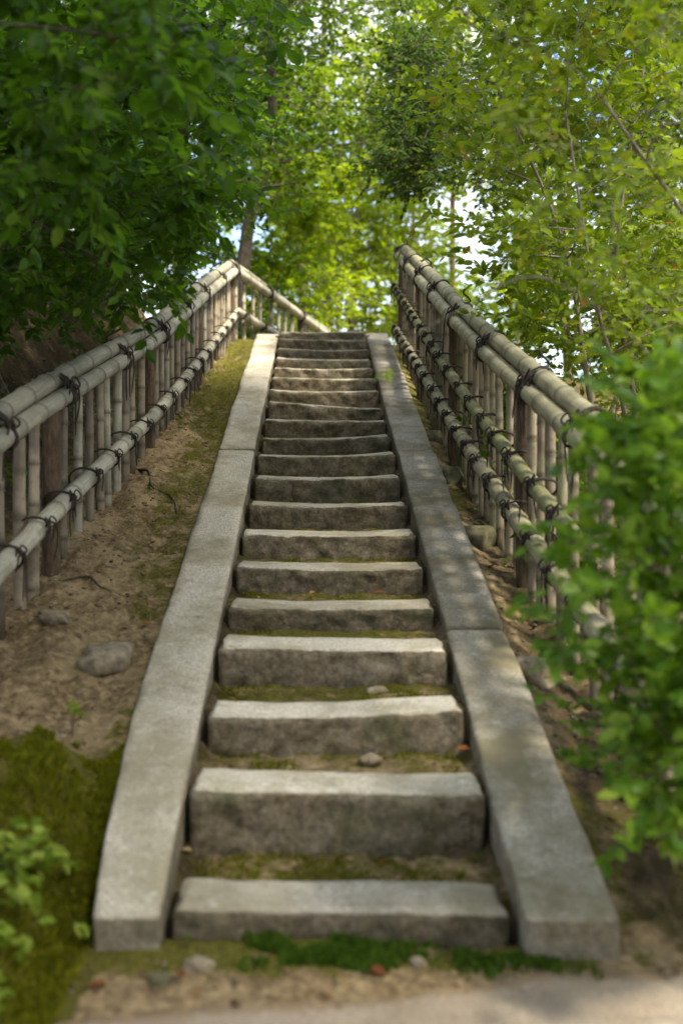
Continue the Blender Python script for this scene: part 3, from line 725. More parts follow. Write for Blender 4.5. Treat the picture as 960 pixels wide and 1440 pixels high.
def plant(name, label, cat, base, stems, clumps, leaf, mat, bark, lpt=9, droop=0.25, flat=0.55, simple=False, wr=0.30, group=None,
          singles=0, stem_name='trunk', br=0.020, twig_r=0.004, branch_max=28, up=1.0, tl=(0.5, 1.1), straight=False):
    """stems: list of (points, r0, r1); clumps: list of (centre, radius, leaves)"""
    root = empty(name, base, label, cat, group)
    nodes = []
    for pts, r0, r1 in stems:
        n = max(8, len(pts) * 5); sp = spline(pts, n); mb = MB()
        rad = [r0 + (r1 - r0) * (i / (n - 1)) ** 0.8 for i in range(n)]
        if r0 > 0.05: rad[0] *= 1.35; rad[1] *= 1.12
        mb.tube(sp, rad, 10 if r0 > 0.03 else 6, wob=0.15); mb.build(stem_name, M[bark], root)
        nodes += [(p, rad[i]) for i, p in enumerate(sp) if i > n * 0.25]
    cl2 = []; order = sorted(range(len(clumps)), key=lambda i: -clumps[i][1])
    made = 0; mbx = MB()
    for i in order:
        c, R, n = clumps[i]; c = Vector(c)
        best = min(nodes, key=lambda q: (q[0] - c).length + max(0, (q[0].z - c.z)) * 1.2 + 0.15 * max(0.0, 1 - abs(q[0].z - c.z)))
        a, ar = best; v = c - a; ln = v.length
        out = v.normalized() if ln > 1e-4 else Vector((0, 0, 1))
        side = Vector((random.uniform(-1, 1), random.uniform(-1, 1), random.uniform(-0.3, 0.6))) * ln * 0.12
        pts = spline([a, a + v * 0.35 + side + Vector((0, 0, ln * 0.06)), a + v * 0.7 + side * 0.6 + Vector((0, 0, ln * 0.05)), c + out * R * 0.4], 10)
        r0 = min(ar * 0.7, br); rad = [r0 * (1 - 0.75 * k / 9) for k in range(10)]
        if made < branch_max:
            mb = MB(); mb.tube(pts, rad, 6); mb.build('branch', M[bark], root); made += 1
        else: mbx.tube(pts, rad, 4, cap=False)
        nodes += [(pts[k], rad[k]) for k in (4, 6, 8)]
        cl2.append((tuple(c), R, n, tuple(out)))
    if mbx.v: mbx.build('branchlets', M[bark], root)['kind'] = 'stuff'
    P, D, N, L, TA, TB, TC = sprays(cl2, lpt, leaf, droop, flat, up, tl)
    tw = link('twigs', stick_mesh('twigs', TA, TB, TC, np.full(len(TA), twig_r), np.full(len(TA), twig_r * 0.4), M[bark]), root); tw['kind'] = 'stuff'
    if singles:
        keep = leaf_objects(root, P, D, N, L, wr, mat, singles); P, D, N, L = P[keep], D[keep], N[keep], L[keep]
    rnd = np.clip(RNG.normal(0.45, 0.24, len(P)) + 0.25 * (vnoise(P[:, 0] * 2 + 50, P[:, 2] * 2 + P[:, 1]) - 0.5), 0, 1)
    cr = link('crown', leaf_mesh('crown', P, D, N, L, wr, M[mat], rnd, simple), root); cr['kind'] = 'stuff'
    return root

def blob(c, r, n, R, nl, rng=RNG, shell=0.45):
    """n clump centres in an ellipsoid, biased outward"""
    out = []
    for _ in range(n):
        v = unit(rng.normal(0, 1, 3)) * (shell + (1 - shell) * rng.random()) ** 0.6
        out.append((tuple(np.array(c) + v * np.array(r)), R * rng.uniform(0.7, 1.3), int(nl * rng.uniform(0.7, 1.3))))
    return out
def pix_blob(x0, x1, y0, y1, d0, d1, n, R, nl, keep=None):
    out = []
    while len(out) < n:
        x, y, d = RNG.uniform(x0, x1), RNG.uniform(y0, y1), RNG.uniform(d0, d1)
        if keep and not keep(x, y): continue
        p = at(x, y, d)
        if p.z < gz(p.x, p.y) + 0.25: continue
        out.append((tuple(p), R * RNG.uniform(0.7, 1.3), int(nl * RNG.uniform(0.7, 1.3))))
    return out
def vec(x, d, up=0.0): return Vector((x, d, gz(x, d) + up))

# ------------------------------------------------------------------ plants around the stair
# left: dark broad-leaved trees on the bank leaning over the fence
def left_out(x, y):       # lower outline of the hanging leaves
    lim = np.interp(x, [-200, 0, 60, 130, 180, 230, 290, 330, 350, 365], [500, 480, 440, 400, 395, 410, 350, 250, 150, 40])
    return y < lim
b = vec(-2.75, 6.3)
plant('broadleaf_tree', 'dark green broad-leaved tree leaning from the bank over the bamboo fence', 'tree', b,
      [([b, b + Vector((0.15, -0.1, 0.8)), b + Vector((0.45, -0.2, 1.7)), b + Vector((0.7, -0.1, 2.9))], 0.06, 0.02),
       ([b + Vector((0.1, 0.2, 0)), b + Vector((0.3, 0.5, 0.9)), b + Vector((0.8, 0.9, 1.6)), b + Vector((1.5, 1.3, 2.2))], 0.045, 0.014),
       ([b + Vector((-0.1, -0.2, 0)), b + Vector((-0.1, -0.7, 0.9)), b + Vector((0.3, -1.2, 1.7)), b + Vector((0.8, -1.5, 2.4))], 0.045, 0.014)],
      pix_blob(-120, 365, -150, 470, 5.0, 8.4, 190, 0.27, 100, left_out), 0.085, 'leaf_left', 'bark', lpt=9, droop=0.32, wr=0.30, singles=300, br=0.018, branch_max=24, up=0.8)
b = vec(-2.2, 3.6)
plant('broadleaf_tree', 'near blurred dark green tree with big drooping leaves in the upper corner above the fence', 'tree', b,
      [([b, b + Vector((0.05, 0.05, 0.9)), b + Vector((0.3, 0.1, 1.8)), b + Vector((0.55, 0.2, 2.7))], 0.05, 0.015)],
      pix_blob(-350, 270, -250, 330, 3.1, 4.4, 42, 0.22, 75, lambda x, y: y < np.interp(x, [-350, 0, 130, 270], [340, 300, 270, 40])), 0.085, 'leaf_left', 'bark', lpt=9, droop=0.3, wr=0.32, singles=140, br=0.014, branch_max=20, up=0.8)
b = vec(-3.4, 9.2)
plant('broadleaf_tree', 'dense shaded tree standing farther up the bank behind the leaning tree', 'tree', b,
      [([b, b + Vector((0.1, 0, 1.2)), b + Vector((0.3, 0.2, 2.6)), b + Vector((0.4, 0.1, 4.4))], 0.09, 0.03)],
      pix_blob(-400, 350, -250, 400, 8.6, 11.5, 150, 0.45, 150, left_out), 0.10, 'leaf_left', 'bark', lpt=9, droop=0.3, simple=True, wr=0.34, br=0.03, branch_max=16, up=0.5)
b = vec(-4.4, 6.0)
plant('evergreen_bush', 'dark evergreen bush covering the crest of the earth bank under the trees', 'bush', b,
      [([b, b + Vector((0.1, 0, 0.6)), b + Vector((0.2, 0.2, 1.4))], 0.05, 0.02)],
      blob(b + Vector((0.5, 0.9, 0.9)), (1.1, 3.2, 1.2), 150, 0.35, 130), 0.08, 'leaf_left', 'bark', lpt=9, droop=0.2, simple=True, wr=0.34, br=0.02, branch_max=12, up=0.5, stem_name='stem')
b = vec(-3.1, 11.2)
plant('evergreen_bush', 'shaded bush on the bank just behind the upper part of the pale fence', 'bush', b,
      [([b, b + Vector((0.1, 0, 0.5)), b + Vector((0.2, 0.2, 1.1))], 0.04, 0.015)],
      blob(b + Vector((0.3, -0.2, 0.7)), (0.9, 2.0, 0.8), 70, 0.32, 130), 0.08, 'leaf_left', 'bark', lpt=9, droop=0.2, simple=True, wr=0.34, br=0.02, branch_max=10, up=0.5, stem_name='stem')
for i, (x, d, h, lab) in enumerate(((-2.25, 5.3, 1.9, 'thin dark bent stem rising from the bank close to the picture border'), (-2.5, 5.9, 1.8, 'thin dark forked stem leaning across the bank behind the fence'))):
    b = vec(x, d)
    plant('sapling', lab, 'tree', b, [([b, b + Vector((0.12, 0.05, h * 0.35)), b + Vector((0.3, 0.1, h * 0.7)), b + Vector((0.38, 0.05, h))], 0.022, 0.008), ([b + Vector((0.1, 0.04, h * 0.3)), b + Vector((-0.02, 0.1, h * 0.6)), b + Vector((-0.1, 0.1, h * 0.95))], 0.014, 0.006)],
          blob(b + Vector((0.3, 0, h)), (0.4, 0.4, 0.25), 8, 0.25, 70), 0.08, 'leaf_left', 'bark', lpt=9, droop=0.3, wr=0.3, stem_name='stem', br=0.01, up=0.8)
for i, (x, d, lab) in enumerate(((-2.02, 6.3, 'small fern-like plant on the bank just above the top rail'), (-2.12, 7.3, 'small green weed on the shaded bank farther up'), (-2.35, 5.6, 'green weed with spread leaves on the dark bank near the picture border'), (-2.3, 6.8, 'low leafy weed higher on the dark bank'), (-2.0, 8.3, 'little weed behind the rail near the second post'))):
    b = vec(x, d)
    plant('weed', lab, 'plant', b, [([b, b + Vector((0, 0, 0.06)), b + Vector((0.02, 0, 0.14))], 0.004, 0.002)],
          blob(b + Vector((0, 0, 0.14)), (0.16, 0.12, 0.05), 7, 0.06, 18), 0.04, 'leaf_bright', 'bark', lpt=6, wr=0.3, singles=60, stem_name='stem', br=0.003, twig_r=0.0012)

# right: light shrubs behind the right fence
def right_out(x, y):
    left = np.interp(y, [-200, 0, 100, 200, 300, 380, 460, 560], [600, 660, 650, 640, 660, 700, 800, 900])
    return x > left + RNG.normal(0, 22)
b = vec(1.75, 6.9)
plant('leafy_shrub', 'tall yellow-green shrub with thin grey stems rising behind the knotted fence', 'shrub', b,
      [([b, b + Vector((-0.15, 0, 0.9)), b + Vector((-0.3, 0.1, 1.9)), b + Vector((-0.75, 0.0, 2.9))], 0.028, 0.008),
       ([b + Vector((0.1, 0.1, 0)), b + Vector((0.2, 0.2, 0.8)), b + Vector((0.1, 0.3, 1.8)), b + Vector((0.3, 0.3, 3.2))], 0.026, 0.008),
       ([b + Vector((0, -0.2, 0)), b + Vector((-0.05, -0.5, 0.7)), b + Vector((-0.3, -0.8, 1.4)), b + Vector((-0.45, -0.7, 2.5))], 0.024, 0.007),
       ([b + Vector((0.2, 0, 0)), b + Vector((0.6, -0.2, 1.0)), b + Vector((0.9, -0.3, 2.0)), b + Vector((1.0, -0.2, 3.2))], 0.028, 0.008)],
      pix_blob(600, 1080, -80, 520, 5.9, 8.2, 165, 0.26, 72, right_out), 0.080, 'leaf_right', 'bark_pale', lpt=9, droop=0.05, flat=0.9, wr=0.29, singles=300, stem_name='stem', br=0.010, twig_r=0.0028, branch_max=26, up=0.45, tl=(0.7, 1.4))
b = vec(1.75, 4.5)
plant('leafy_shrub', 'blurred yellowish shrub with a few orange leaves reaching in from the picture border', 'shrub', b,
      [([b, b + Vector((0.0, 0.0, 0.8)), b + Vector((-0.15, -0.1, 1.7)), b + Vector((-0.7, -0.2, 2.5))], 0.024, 0.006),
       ([b + Vector((0.1, 0, 0)), b + Vector((0.1, 0.2, 0.9)), b + Vector((0, 0.1, 1.9)), b + Vector((-0.3, -0.1, 2.9))], 0.024, 0.006)],
      pix_blob(680, 1150, -120, 470, 3.4, 4.9, 34, 0.20, 44, lambda x, y: x > np.interp(y, [-100, 100, 250, 470], [650, 690, 710, 880])), 0.055, 'leaf_right', 'bark_pale', lpt=8, droop=0.08, flat=0.8, wr=0.30, singles=140, stem_name='stem', br=0.008, twig_r=0.0025, up=0.6, tl=(0.7, 1.4))
b = vec(2.3, 9.6)
plant('leafy_shrub', 'rounded light green shrub low behind the upper half of the knotted fence', 'shrub', b,
      [([b, b + Vector((-0.1, 0.1, 0.8)), b + Vector((-0.4, 0.1, 1.6))], 0.03, 0.01), ([b, b + Vector((0.3, 0, 0.8)), b + Vector((0.6, 0.1, 1.8))], 0.03, 0.01)],
      pix_blob(680, 1100, 280, 640, 7.5, 10.5, 100, 0.30, 130, lambda x, y: x > np.interp(y, [300, 400, 500, 600], [690, 740, 790, 820])), 0.062, 'leaf_right', 'bark_pale', lpt=9, droop=0.1, simple=True, wr=0.32, stem_name='stem', br=0.012, twig_r=0.003, up=0.5)
b = vec(1.75, 5.3)
plant('green_bush', 'dark low bush directly behind the balusters of the knotted fence', 'bush', b,
      [([b, b + Vector((-0.05, 0.1, 0.4)), b + Vector((-0.1, 0.1, 0.8))], 0.02, 0.008)],
      [c for k in range(9) for c in blob(vec(1.45 - 0.03 * k, 4.2 + 0.75 * k, 0.45), (0.22, 0.5, 0.42), 9, 0.22, 90)], 0.06, 'leaf_mid', 'bark', lpt=9, droop=0.1, simple=True, wr=0.32, stem_name='stem', br=0.01, twig_r=0.003, up=0.5)

# foreground right: fresh green bush hanging over the slab
b = vec(1.32, 3.2)
def fg_out(x, y):
    left = np.interp(y, [470, 520, 600, 640, 700, 760, 850, 930, 1030, 1110, 1150], [900, 870, 860, 860, 850, 800, 745, 785, 825, 860, 960])
    return x > left
plant('green_bush', 'fresh green leafy bush in the foreground hiding the near end of the knotted fence', 'bush', b,
      [([b, b + Vector((-0.1, -0.05, 0.5)), b + Vector((-0.3, -0.1, 0.95)), b + Vector((-0.45, -0.2, 1.3))], 0.016, 0.005),
       ([b + Vector((0.05, 0, 0)), b + Vector((0.1, -0.1, 0.6)), b + Vector((-0.05, -0.2, 1.2)), b + Vector((-0.1, -0.25, 1.7))], 0.016, 0.005),
       ([b + Vector((0.0, -0.1, 0)), b + Vector((-0.15, -0.25, 0.35)), b + Vector((-0.35, -0.35, 0.6)), b + Vector((-0.5, -0.35, 0.75))], 0.014, 0.004)],
      pix_blob(750, 1120, 500, 1120, 2.7, 3.5, 84, 0.13, 38, fg_out) + pix_blob(860, 985, 490, 740, 2.8, 3.5, 17, 0.11, 34, fg_out) + pix_blob(860, 1250, 840, 1160, 2.6, 3.4, 50, 0.14, 40, fg_out), 0.058, 'leaf_bright', 'bark', lpt=7, droop=0.15, flat=0.7, wr=0.33, singles=300, stem_name='stem', br=0.007, twig_r=0.0018, up=0.7, tl=(0.6, 1.1))
b = vec(0.98, 2.72)
plant('leafy_sprig', 'single low sprig of pale green leaves beside the foot of the shaded slab', 'plant', b,
      [([b, b + Vector((-0.02, -0.02, 0.1)), b + Vector((-0.12, -0.05, 0.24)), at(905, 1205, 2.6)], 0.004, 0.002)],
      [(tuple(at(915, 1200, 2.6)), 0.06, 20), (tuple(at(950, 1170, 2.6)), 0.06, 18)], 0.055, 'leaf_bright', 'bark', lpt=6, droop=0.1, wr=0.33, singles=40, stem_name='stem', br=0.003, twig_r=0.0014)
# one long twig of the near shrub dips over the stair and carries a single bright leaf pair
b = vec(1.5, 4.0)
plant('overhanging_twig', 'lone blurred yellow-green leaf pair hanging over the shaded slab near the top', 'twig', b,
      [([b, b + Vector((-0.1, 0, 1.2)), at(790, 400, 3.7), at(640, 440, 3.6), at(560, 490, 3.6)], 0.006, 0.0012)],
      [(tuple(at(545, 515, 3.6)), 0.022, 4)], 0.06, 'leaf_right', 'bark_pale', lpt=2, droop=0.5, wr=0.3, singles=6, stem_name='stem', br=0.001, twig_r=0.0008)

# foreground left: moss bank with a low plant
b = vec(-1.02, 2.85)
lowc = []
for _ in range(52):
    xx, dd = RNG.uniform(-1.25, -0.80), RNG.uniform(2.5, 3.3)
    xx = min(xx, (150 - 480) * dd / F); lowc.append((tuple(vec(xx, dd, RNG.uniform(0.02, 0.20))), 0.07, 7))
plant('low_plant', 'blurred pale green low plant trailing over the moss in the lower picture corner', 'plant', b,
      [([b, b + Vector((0.02, -0.05, 0.1)), b + Vector((0.05, -0.15, 0.16))], 0.005, 0.002), ([b, b + Vector((-0.05, 0.05, 0.15)), b + Vector((-0.02, 0.1, 0.3))], 0.005, 0.002)],
      lowc, 0.044, 'leaf_low', 'bark', lpt=6, droop=0.25, wr=0.32, singles=200, stem_name='stem', br=0.003, twig_r=0.0014)
b = vec(-1.02, 4.05)
plant('seedling', 'tiny bright green seedling on the bare earth beside the bright slab', 'plant', b,
      [([b, b + Vector((0, 0, 0.05)), b + Vector((0.01, -0.02, 0.1))], 0.003, 0.0015)],
      [(tuple(b + Vector((0, 0, 0.07))), 0.045, 14), (tuple(b + Vector((0.03, 0, 0.11))), 0.04, 10)], 0.035, 'leaf_low', 'bark', lpt=6, wr=0.36, singles=40, stem_name='stem', br=0.002, twig_r=0.001)

# ------------------------------------------------------------------ trees beyond the crest
b = Vector((-1.75, 15.2, gz(-1.75, 15.2)))
tp = [b, at(338, 400, 15.2), at(352, 300, 15.2), at(372, 215, 15.1), at(384, 130, 15.0), at(372, 30, 15.0), at(380, -120, 15.0)]
plant('broadleaf_tree', 'tree with a dark leaning trunk right behind the corner of the fences', 'tree', b, [(tp, 0.12, 0.05)],
      pix_blob(300, 560, -150, 330, 13.0, 17.0, 95, 0.50, 170, lambda x, y: not (398 < x < 448 and 50 < y < 105) and y < np.interp(x, [300, 380, 450, 560], [330, 290, 260, 190]) and not (340 < x < 395 and y > 190)), 0.085, 'leaf_mid', 'bark', lpt=10, droop=0.15, flat=0.45, simple=True, wr=0.32, br=0.045, twig_r=0.006, branch_max=22, up=0.4)
b = Vector((4.2, 13.0, gz(4.2, 13.0)))
tp = [b, b + Vector((-0.2, 0, 1.6)), b + Vector((-0.5, 0, 3.2)), b + Vector((-0.6, 0.1, 5.5))]
plant('evergreen_tree', 'dark evergreen tree whose low boughs hang into the gap above the knotted fence end', 'tree', b, [(tp, 0.15, 0.05)],
      pix_blob(545, 720, 50, 270, 10.5, 12.8, 45, 0.36, 180, lambda x, y: y < np.interp(x, [545, 600, 680, 720], [240, 265, 225, 280])) + pix_blob(720, 1000, -100, 260, 11, 14, 34, 0.5, 150), 0.075, 'leaf_deep', 'bark', lpt=10, droop=0.2, flat=0.5, simple=True, wr=0.30, br=0.05, twig_r=0.006, branch_max=20, up=0.5)
def far_tree(label, px_, d, top, wpx, mat, bark, low=440, trunk_r=0.13, n=60, name='broadleaf_tree', lean=0.0, leaf=0.13, dens=170, keep=None, R=0.75):
    x0 = (px_ - 480) * d / F; b = Vector((x0, d, gz(x0, d)))
    tpz = at(px_, top, d).z; pts = [b + Vector((lean * f + 0.12 * math.sin(f * 5 + px_), 0.1 * math.sin(f * 4), (tpz - b.z) * f)) for f in (0, 0.2, 0.4, 0.6, 0.8, 0.95)]
    return plant(name, label, 'tree', b, [(pts, trunk_r, trunk_r * 0.25)], pix_blob(px_ - wpx, px_ + wpx, top, low, d - 2.2, d + 2.2, n, R, dens, keep), leaf, mat, bark,
                 lpt=10, droop=0.15, flat=0.4, simple=True, wr=0.34, br=0.05, twig_r=0.008, branch_max=12, group='trees beyond the top of the stair', up=0.35)
def gap(x, y):
    g = lambda cx_, cy_, rx, ry: ((x - cx_) / rx) ** 2 + ((y - cy_) / ry) ** 2 < 1
    return not (g(650, 330, 60, 85) or g(378, 325, 34, 46) or g(490, 432, 26, 34) or g(422, 75, 28, 34) or g(400, 420, 22, 32) or g(560, 300, 22, 30) or g(540, 400, 18, 22))
far_tree('sunlit yellow-green tree filling the view above the top step', 500, 22, 60, 120, 'leaf_far', 'bark_pale', 480, n=75, keep=gap)
far_tree('pale-stemmed young tree seen above the descending fence', 421, 19, 230, 70, 'leaf_far', 'bark_pale', 480, 0.075, 36, keep=lambda x, y: gap(x, y) and not (400 < x < 440 and y > 330), R=0.5)
far_tree('far yellow-green tree at the end of the knotted fence', 575, 24, 210, 62, 'leaf_far', 'bark_pale', 480, n=36, keep=gap)
far_tree('tall green tree high behind the sunlit tree', 460, 30, -150, 200, 'leaf_mid', 'bark', 260, 0.2, 70, leaf=0.16, R=1.0, keep=gap)
far_tree('light green tree far behind the yellow-green shrub', 800, 20, -100, 190, 'leaf_far', 'bark_pale', 500, n=60, keep=gap)
far_tree('mid green tree between the leaning trunk and the bank', 250, 18, -100, 150, 'leaf_mid', 'bark', 490, n=70, keep=gap)
far_tree('large shaded tree far behind the bank', 60, 17, -150, 200, 'leaf_mid', 'bark', 470, n=90)
far_tree('green tree filling the border far behind the shrubs', 1010, 15, -100, 160, 'leaf_mid', 'bark', 620, n=90)
far_tree('low bright maple far away just over the top step', 470, 36, 280, 150, 'leaf_far', 'bark_pale', 520, 0.14, 60, leaf=0.20, R=1.0, keep=gap)
far_tree('slender red-barked pine standing in the bright gap of sky', 643, 26, -40, 90, 'needle', 'bark_red', 190, 0.13, 26, 'pine_tree', leaf=0.18, dens=260, R=0.8)
far_tree('second distant light tree beside the pine', 730, 33, 150, 60, 'leaf_far', 'bark_pale', 470, 0.12, 40, leaf=0.18, R=0.9, keep=gap)

# unseen tree added so its high canopy blocks the sun from the flight
b = vec(7.2, 0.5)
canc = []
while len(canc) < 230:
    xx, dd = RNG.uniform(1.6, 6.2), RNG.uniform(-5.5, 7.0)
    if dd > 0.5 and xx > 5.2: continue
    canc.append(((xx, dd, 11.0 + RNG.uniform(-0.7, 0.9) + 0.15 * abs(xx - 4)), 0.75, 95))
plant('unseen_shade_tree', 'tall tree added for shade, its canopy high above the flight of steps, out of view', 'tree', b,
      [([b, b + Vector((-0.2, 0, 3.6)), b + Vector((-0.8, 0.2, 7.0)), b + Vector((-2.2, 0.4, 10.0)), b + Vector((-3.4, 0.6, 11.2))], 0.22, 0.07), ([b + Vector((-0.6, 0.1, 6.0)), b + Vector((-1.2, 2.0, 8.4)), b + Vector((-3.0, 4.4, 10.9))], 0.12, 0.05)],
      canc, 0.17, 'leaf_mid', 'bark', lpt=10, simple=True, wr=0.36, br=0.05, twig_r=0.007, branch_max=14, up=0.8)
# unseen trees added behind the camera to shade the fronts of the steps
for lab, x, d, h, r in (('broad shade tree beside the path on the near side, out of view', -3.2, -3.6, 8.0, 3.2), ('broad shade tree across the path on the near side, out of view', 3.4, -4.2, 8.5, 3.4), ('tall shade tree far behind the path, out of view', 0.2, -9.0, 10.0, 4.2)):
    b = Vector((x, d, gz(x, d)))
    plant('unseen_shade_tree', lab, 'tree', b, [([b, b + Vector((0.1, 0, h * 0.3)), b + Vector((0.2, 0.1, h * 0.6)), b + Vector((0.1, 0, h * 0.9))], 0.18, 0.05)],
          blob(b + Vector((0, 0, h * 0.58)), (r, r * 0.8, h * 0.48), 120, 0.9, 110), 0.22, 'leaf_mid', 'bark', lpt=10, simple=True, wr=0.36, br=0.06, twig_r=0.008, branch_max=8, up=0.5)

# ------------------------------------------------------------------ moss, clods, fallen leaves
def tufts(name, X, Y, Z, size, mat, spread=0.5):
    n = len(X); P = np.stack([X, Y, Z - size * 0.25], 1)
    D = unit(np.stack([RNG.normal(0, spread, n), RNG.normal(0, spread, n), np.ones(n)], 1)); N = unit(RNG.normal(0, 1, (n, 3)))
    o = link(name, leaf_mesh(name, P, D, N, size * RNG.uniform(0.5, 1.3, n), 0.22, M[mat], np.clip(RNG.normal(0.5, 0.25, n), 0, 1), True)); o['kind'] = 'stuff'; return o
n = 80000; X = RNG.uniform(-2.3, -0.74, n); Y = RNG.uniform(2.55, 4.6, n)
k = (moss_amount(X, Y) + fbm(X, Y, 9, 3) * 0.9) > 0.85; X, Y = X[k], Y[k]
o = tufts('moss', X, Y, ground_z(X, Y), 0.030, 'moss'); o['label'] = 'olive green moss covering the low bank beside the foot of the bright slab'
n = 5000; X = np.clip(RNG.normal(-0.07, 0.13, n), -0.55, 0.55); Y = RNG.uniform(3.0, 3.13, n)
k = fbm(X, Y, 9, 3) > 0.02; X, Y = X[k], Y[k]
n2 = 5000; X2 = RNG.uniform(-0.5, 0.72, n2); Y2 = RNG.normal(3.07, 0.04, n2); k = (fbm(X2, Y2, 8, 3) > 0.22) & (Y2 < 3.13); X = np.append(X, X2[k]); Y = np.append(Y, Y2[k])
o = tufts('moss', X, Y, ground_z(X, Y), 0.030, 'moss_green'); o['label'] = 'bright green moss tufts in front of the lowest step'
n = 60000; X = RNG.uniform(-0.5, 0.5, n); Y = RNG.uniform(3.3, 9.5, n); kk2 = np.searchsorted(np.array(STEPS_D), Y) - 1
dk2 = np.array(STEPS_D)[kk2]; dn2 = np.array(STEPS_D)[kk2 + 1]; q2 = (Y - dk2 - 0.25) / (dn2 - dk2 - 0.25)
k = (q2 > 0) & (q2 < 0.97) & (fbm(X, Y, 5, 3) > -0.02 + 0.25 * (kk2 > 2)); X, Y, kk2, q2 = X[k], Y[k], kk2[k], q2[k]
Z = np.array(STEPS_Z)[kk2] - 0.030 + 0.020 * q2 * q2 + fbm(X, Y, 7, 4, 0.6) * 0.020
o = tufts('moss', X + cx(Y), Y, Z + 0.004, 0.016, 'moss'); o['label'] = 'thin yellow-green moss growing behind the steps'
n = 30000; X = RNG.uniform(-1.25, -0.74, n); Y = RNG.uniform(4.1, 12.4, n); X = X + cx(Y)
k = (moss_amount(X, Y) + fbm(X, Y, 5, 4) * 0.8) > 0.72; X, Y = X[k], Y[k]
o = tufts('moss', X, Y, ground_z(X, Y), 0.012, 'moss'); o['label'] = 'short moss in patches along the outer edge of the bright slab'

ICO = None
def clods(name, X, Y, Z, size, mat, label):
    import bmesh
    bm = bmesh.new(); bmesh.ops.create_icosphere(bm, subdivisions=1, radius=1)
    bv = np.array([v.co for v in bm.verts]); bf = np.array([[v.index for v in f.verts] for f in bm.faces]); bm.free()
    n = len(X); s = size * np.exp(RNG.normal(0, 0.5, n)); j = RNG.uniform(0.65, 1.3, (n, len(bv), 1))
    Vv = bv[None] * j * s[:, None, None] * np.array([1, 1, 0.65]) + np.stack([X, Y, Z], 1)[:, None]
    FF = (np.arange(n)[:, None, None] * len(bv) + bf[None]).reshape(-1, 3)
    o = link(name, np_mesh(name, Vv.reshape(-1, 3), FF, mat, None, True)); o['kind'] = 'stuff'; o['label'] = label; return o
n = 3800; X = RNG.uniform(-2.6, -0.82, n); Y = RNG.uniform(3.9, 11, n); X += cx(Y)
clods('soil_clods', X, Y, ground_z(X, Y) - 0.001, 0.0065, M['clod'], 'crumbs of earth and grit scattered on the bank')
n = 900; X = RNG.uniform(0.8, 1.3, n); Y = RNG.uniform(3.6, 11, n)
clods('soil_clods', X, Y, ground_z(X, Y), 0.011, M['rock_moss'], 'crumbs of dark earth under the knotted fence')
n = 160; X = RNG.uniform(-1.0, 1.6, n); Y = RNG.uniform(2.72, 3.05, n)
clods('gravel', X, Y, ground_z(X, Y) + 0.003, 0.005, M['clod'], 'loose grit on the ground before the lowest step')

def litter(name, X, Y, Z, size, mat, label):
    n = len(X); P = np.stack([X, Y, Z + 0.004], 1); a = RNG.uniform(0, 6.28, n)
    D = unit(np.stack([np.cos(a), np.sin(a), RNG.normal(0, 0.25, n)], 1)); N = unit(np.stack([RNG.normal(0, .35, n), RNG.normal(0, .35, n), np.ones(n)], 1))
    o = link(name, leaf_mesh(name, P, D, N, size * RNG.uniform(0.4, 1.3, n), 0.24, M[mat], np.clip(RNG.normal(0.35, 0.3, n), 0, 1))); o['kind'] = 'stuff'; o['label'] = label
n = 2600; X = RNG.uniform(-2.9, -0.82, n); Y = RNG.uniform(3.4, 12, n); X += cx(Y)
litter('leaf_litter', X, Y, ground_z(X, Y), 0.030, 'litter', 'dry bits of brown leaf strewn over the bank')
n = 700; X = RNG.uniform(0.80, 1.3, n); Y = RNG.uniform(3.3, 11, n)
litter('leaf_litter', X, Y, ground_z(X, Y), 0.032, 'litter', 'dry brown leaf bits under the knotted fence')
n = 420; kq = RNG.integers(0, 14, n); X = RNG.choice([-1, 1], n) * (0.5 - np.abs(RNG.normal(0, 0.12, n))); Y = np.array(STEPS_D)[kq] + RNG.uniform(0.28, 0.46, n)
litter('leaf_litter', X + cx(Y), Y, np.array(STEPS_Z)[kq] - 0.018, 0.024, 'litter', 'dry leaf crumbs caught in the corners behind the steps')
n = 150; X = RNG.uniform(-1.0, 1.5, n); Y = RNG.uniform(2.78, 3.12, n)
litter('leaf_litter', X, Y, ground_z(X, Y), 0.028, 'litter', 'dry leaf crumbs on the ground before the lowest step')
n = 500; X = RNG.uniform(-2.9, -0.82, n); Y = RNG.uniform(3.6, 12, n); X += cx(Y); a = RNG.uniform(0, 6.28, n); l = RNG.uniform(0.03, 0.12, n)
A = np.stack([X, Y, ground_z(X, Y) + 0.006], 1); X2 = X + np.cos(a) * l; Y2 = Y + np.sin(a) * l; C = np.stack([X2, Y2, ground_z(X2, Y2) + 0.008], 1)
o = link('twig_litter', stick_mesh('twig_litter', A, (A + C) / 2 + RNG.normal(0, 0.006, (n, 3)), C, np.full(n, 0.0028), np.full(n, 0.0014), M['twig_dead'])); o['kind'] = 'stuff'; o['label'] = 'thin dry twigs strewn over the bank'

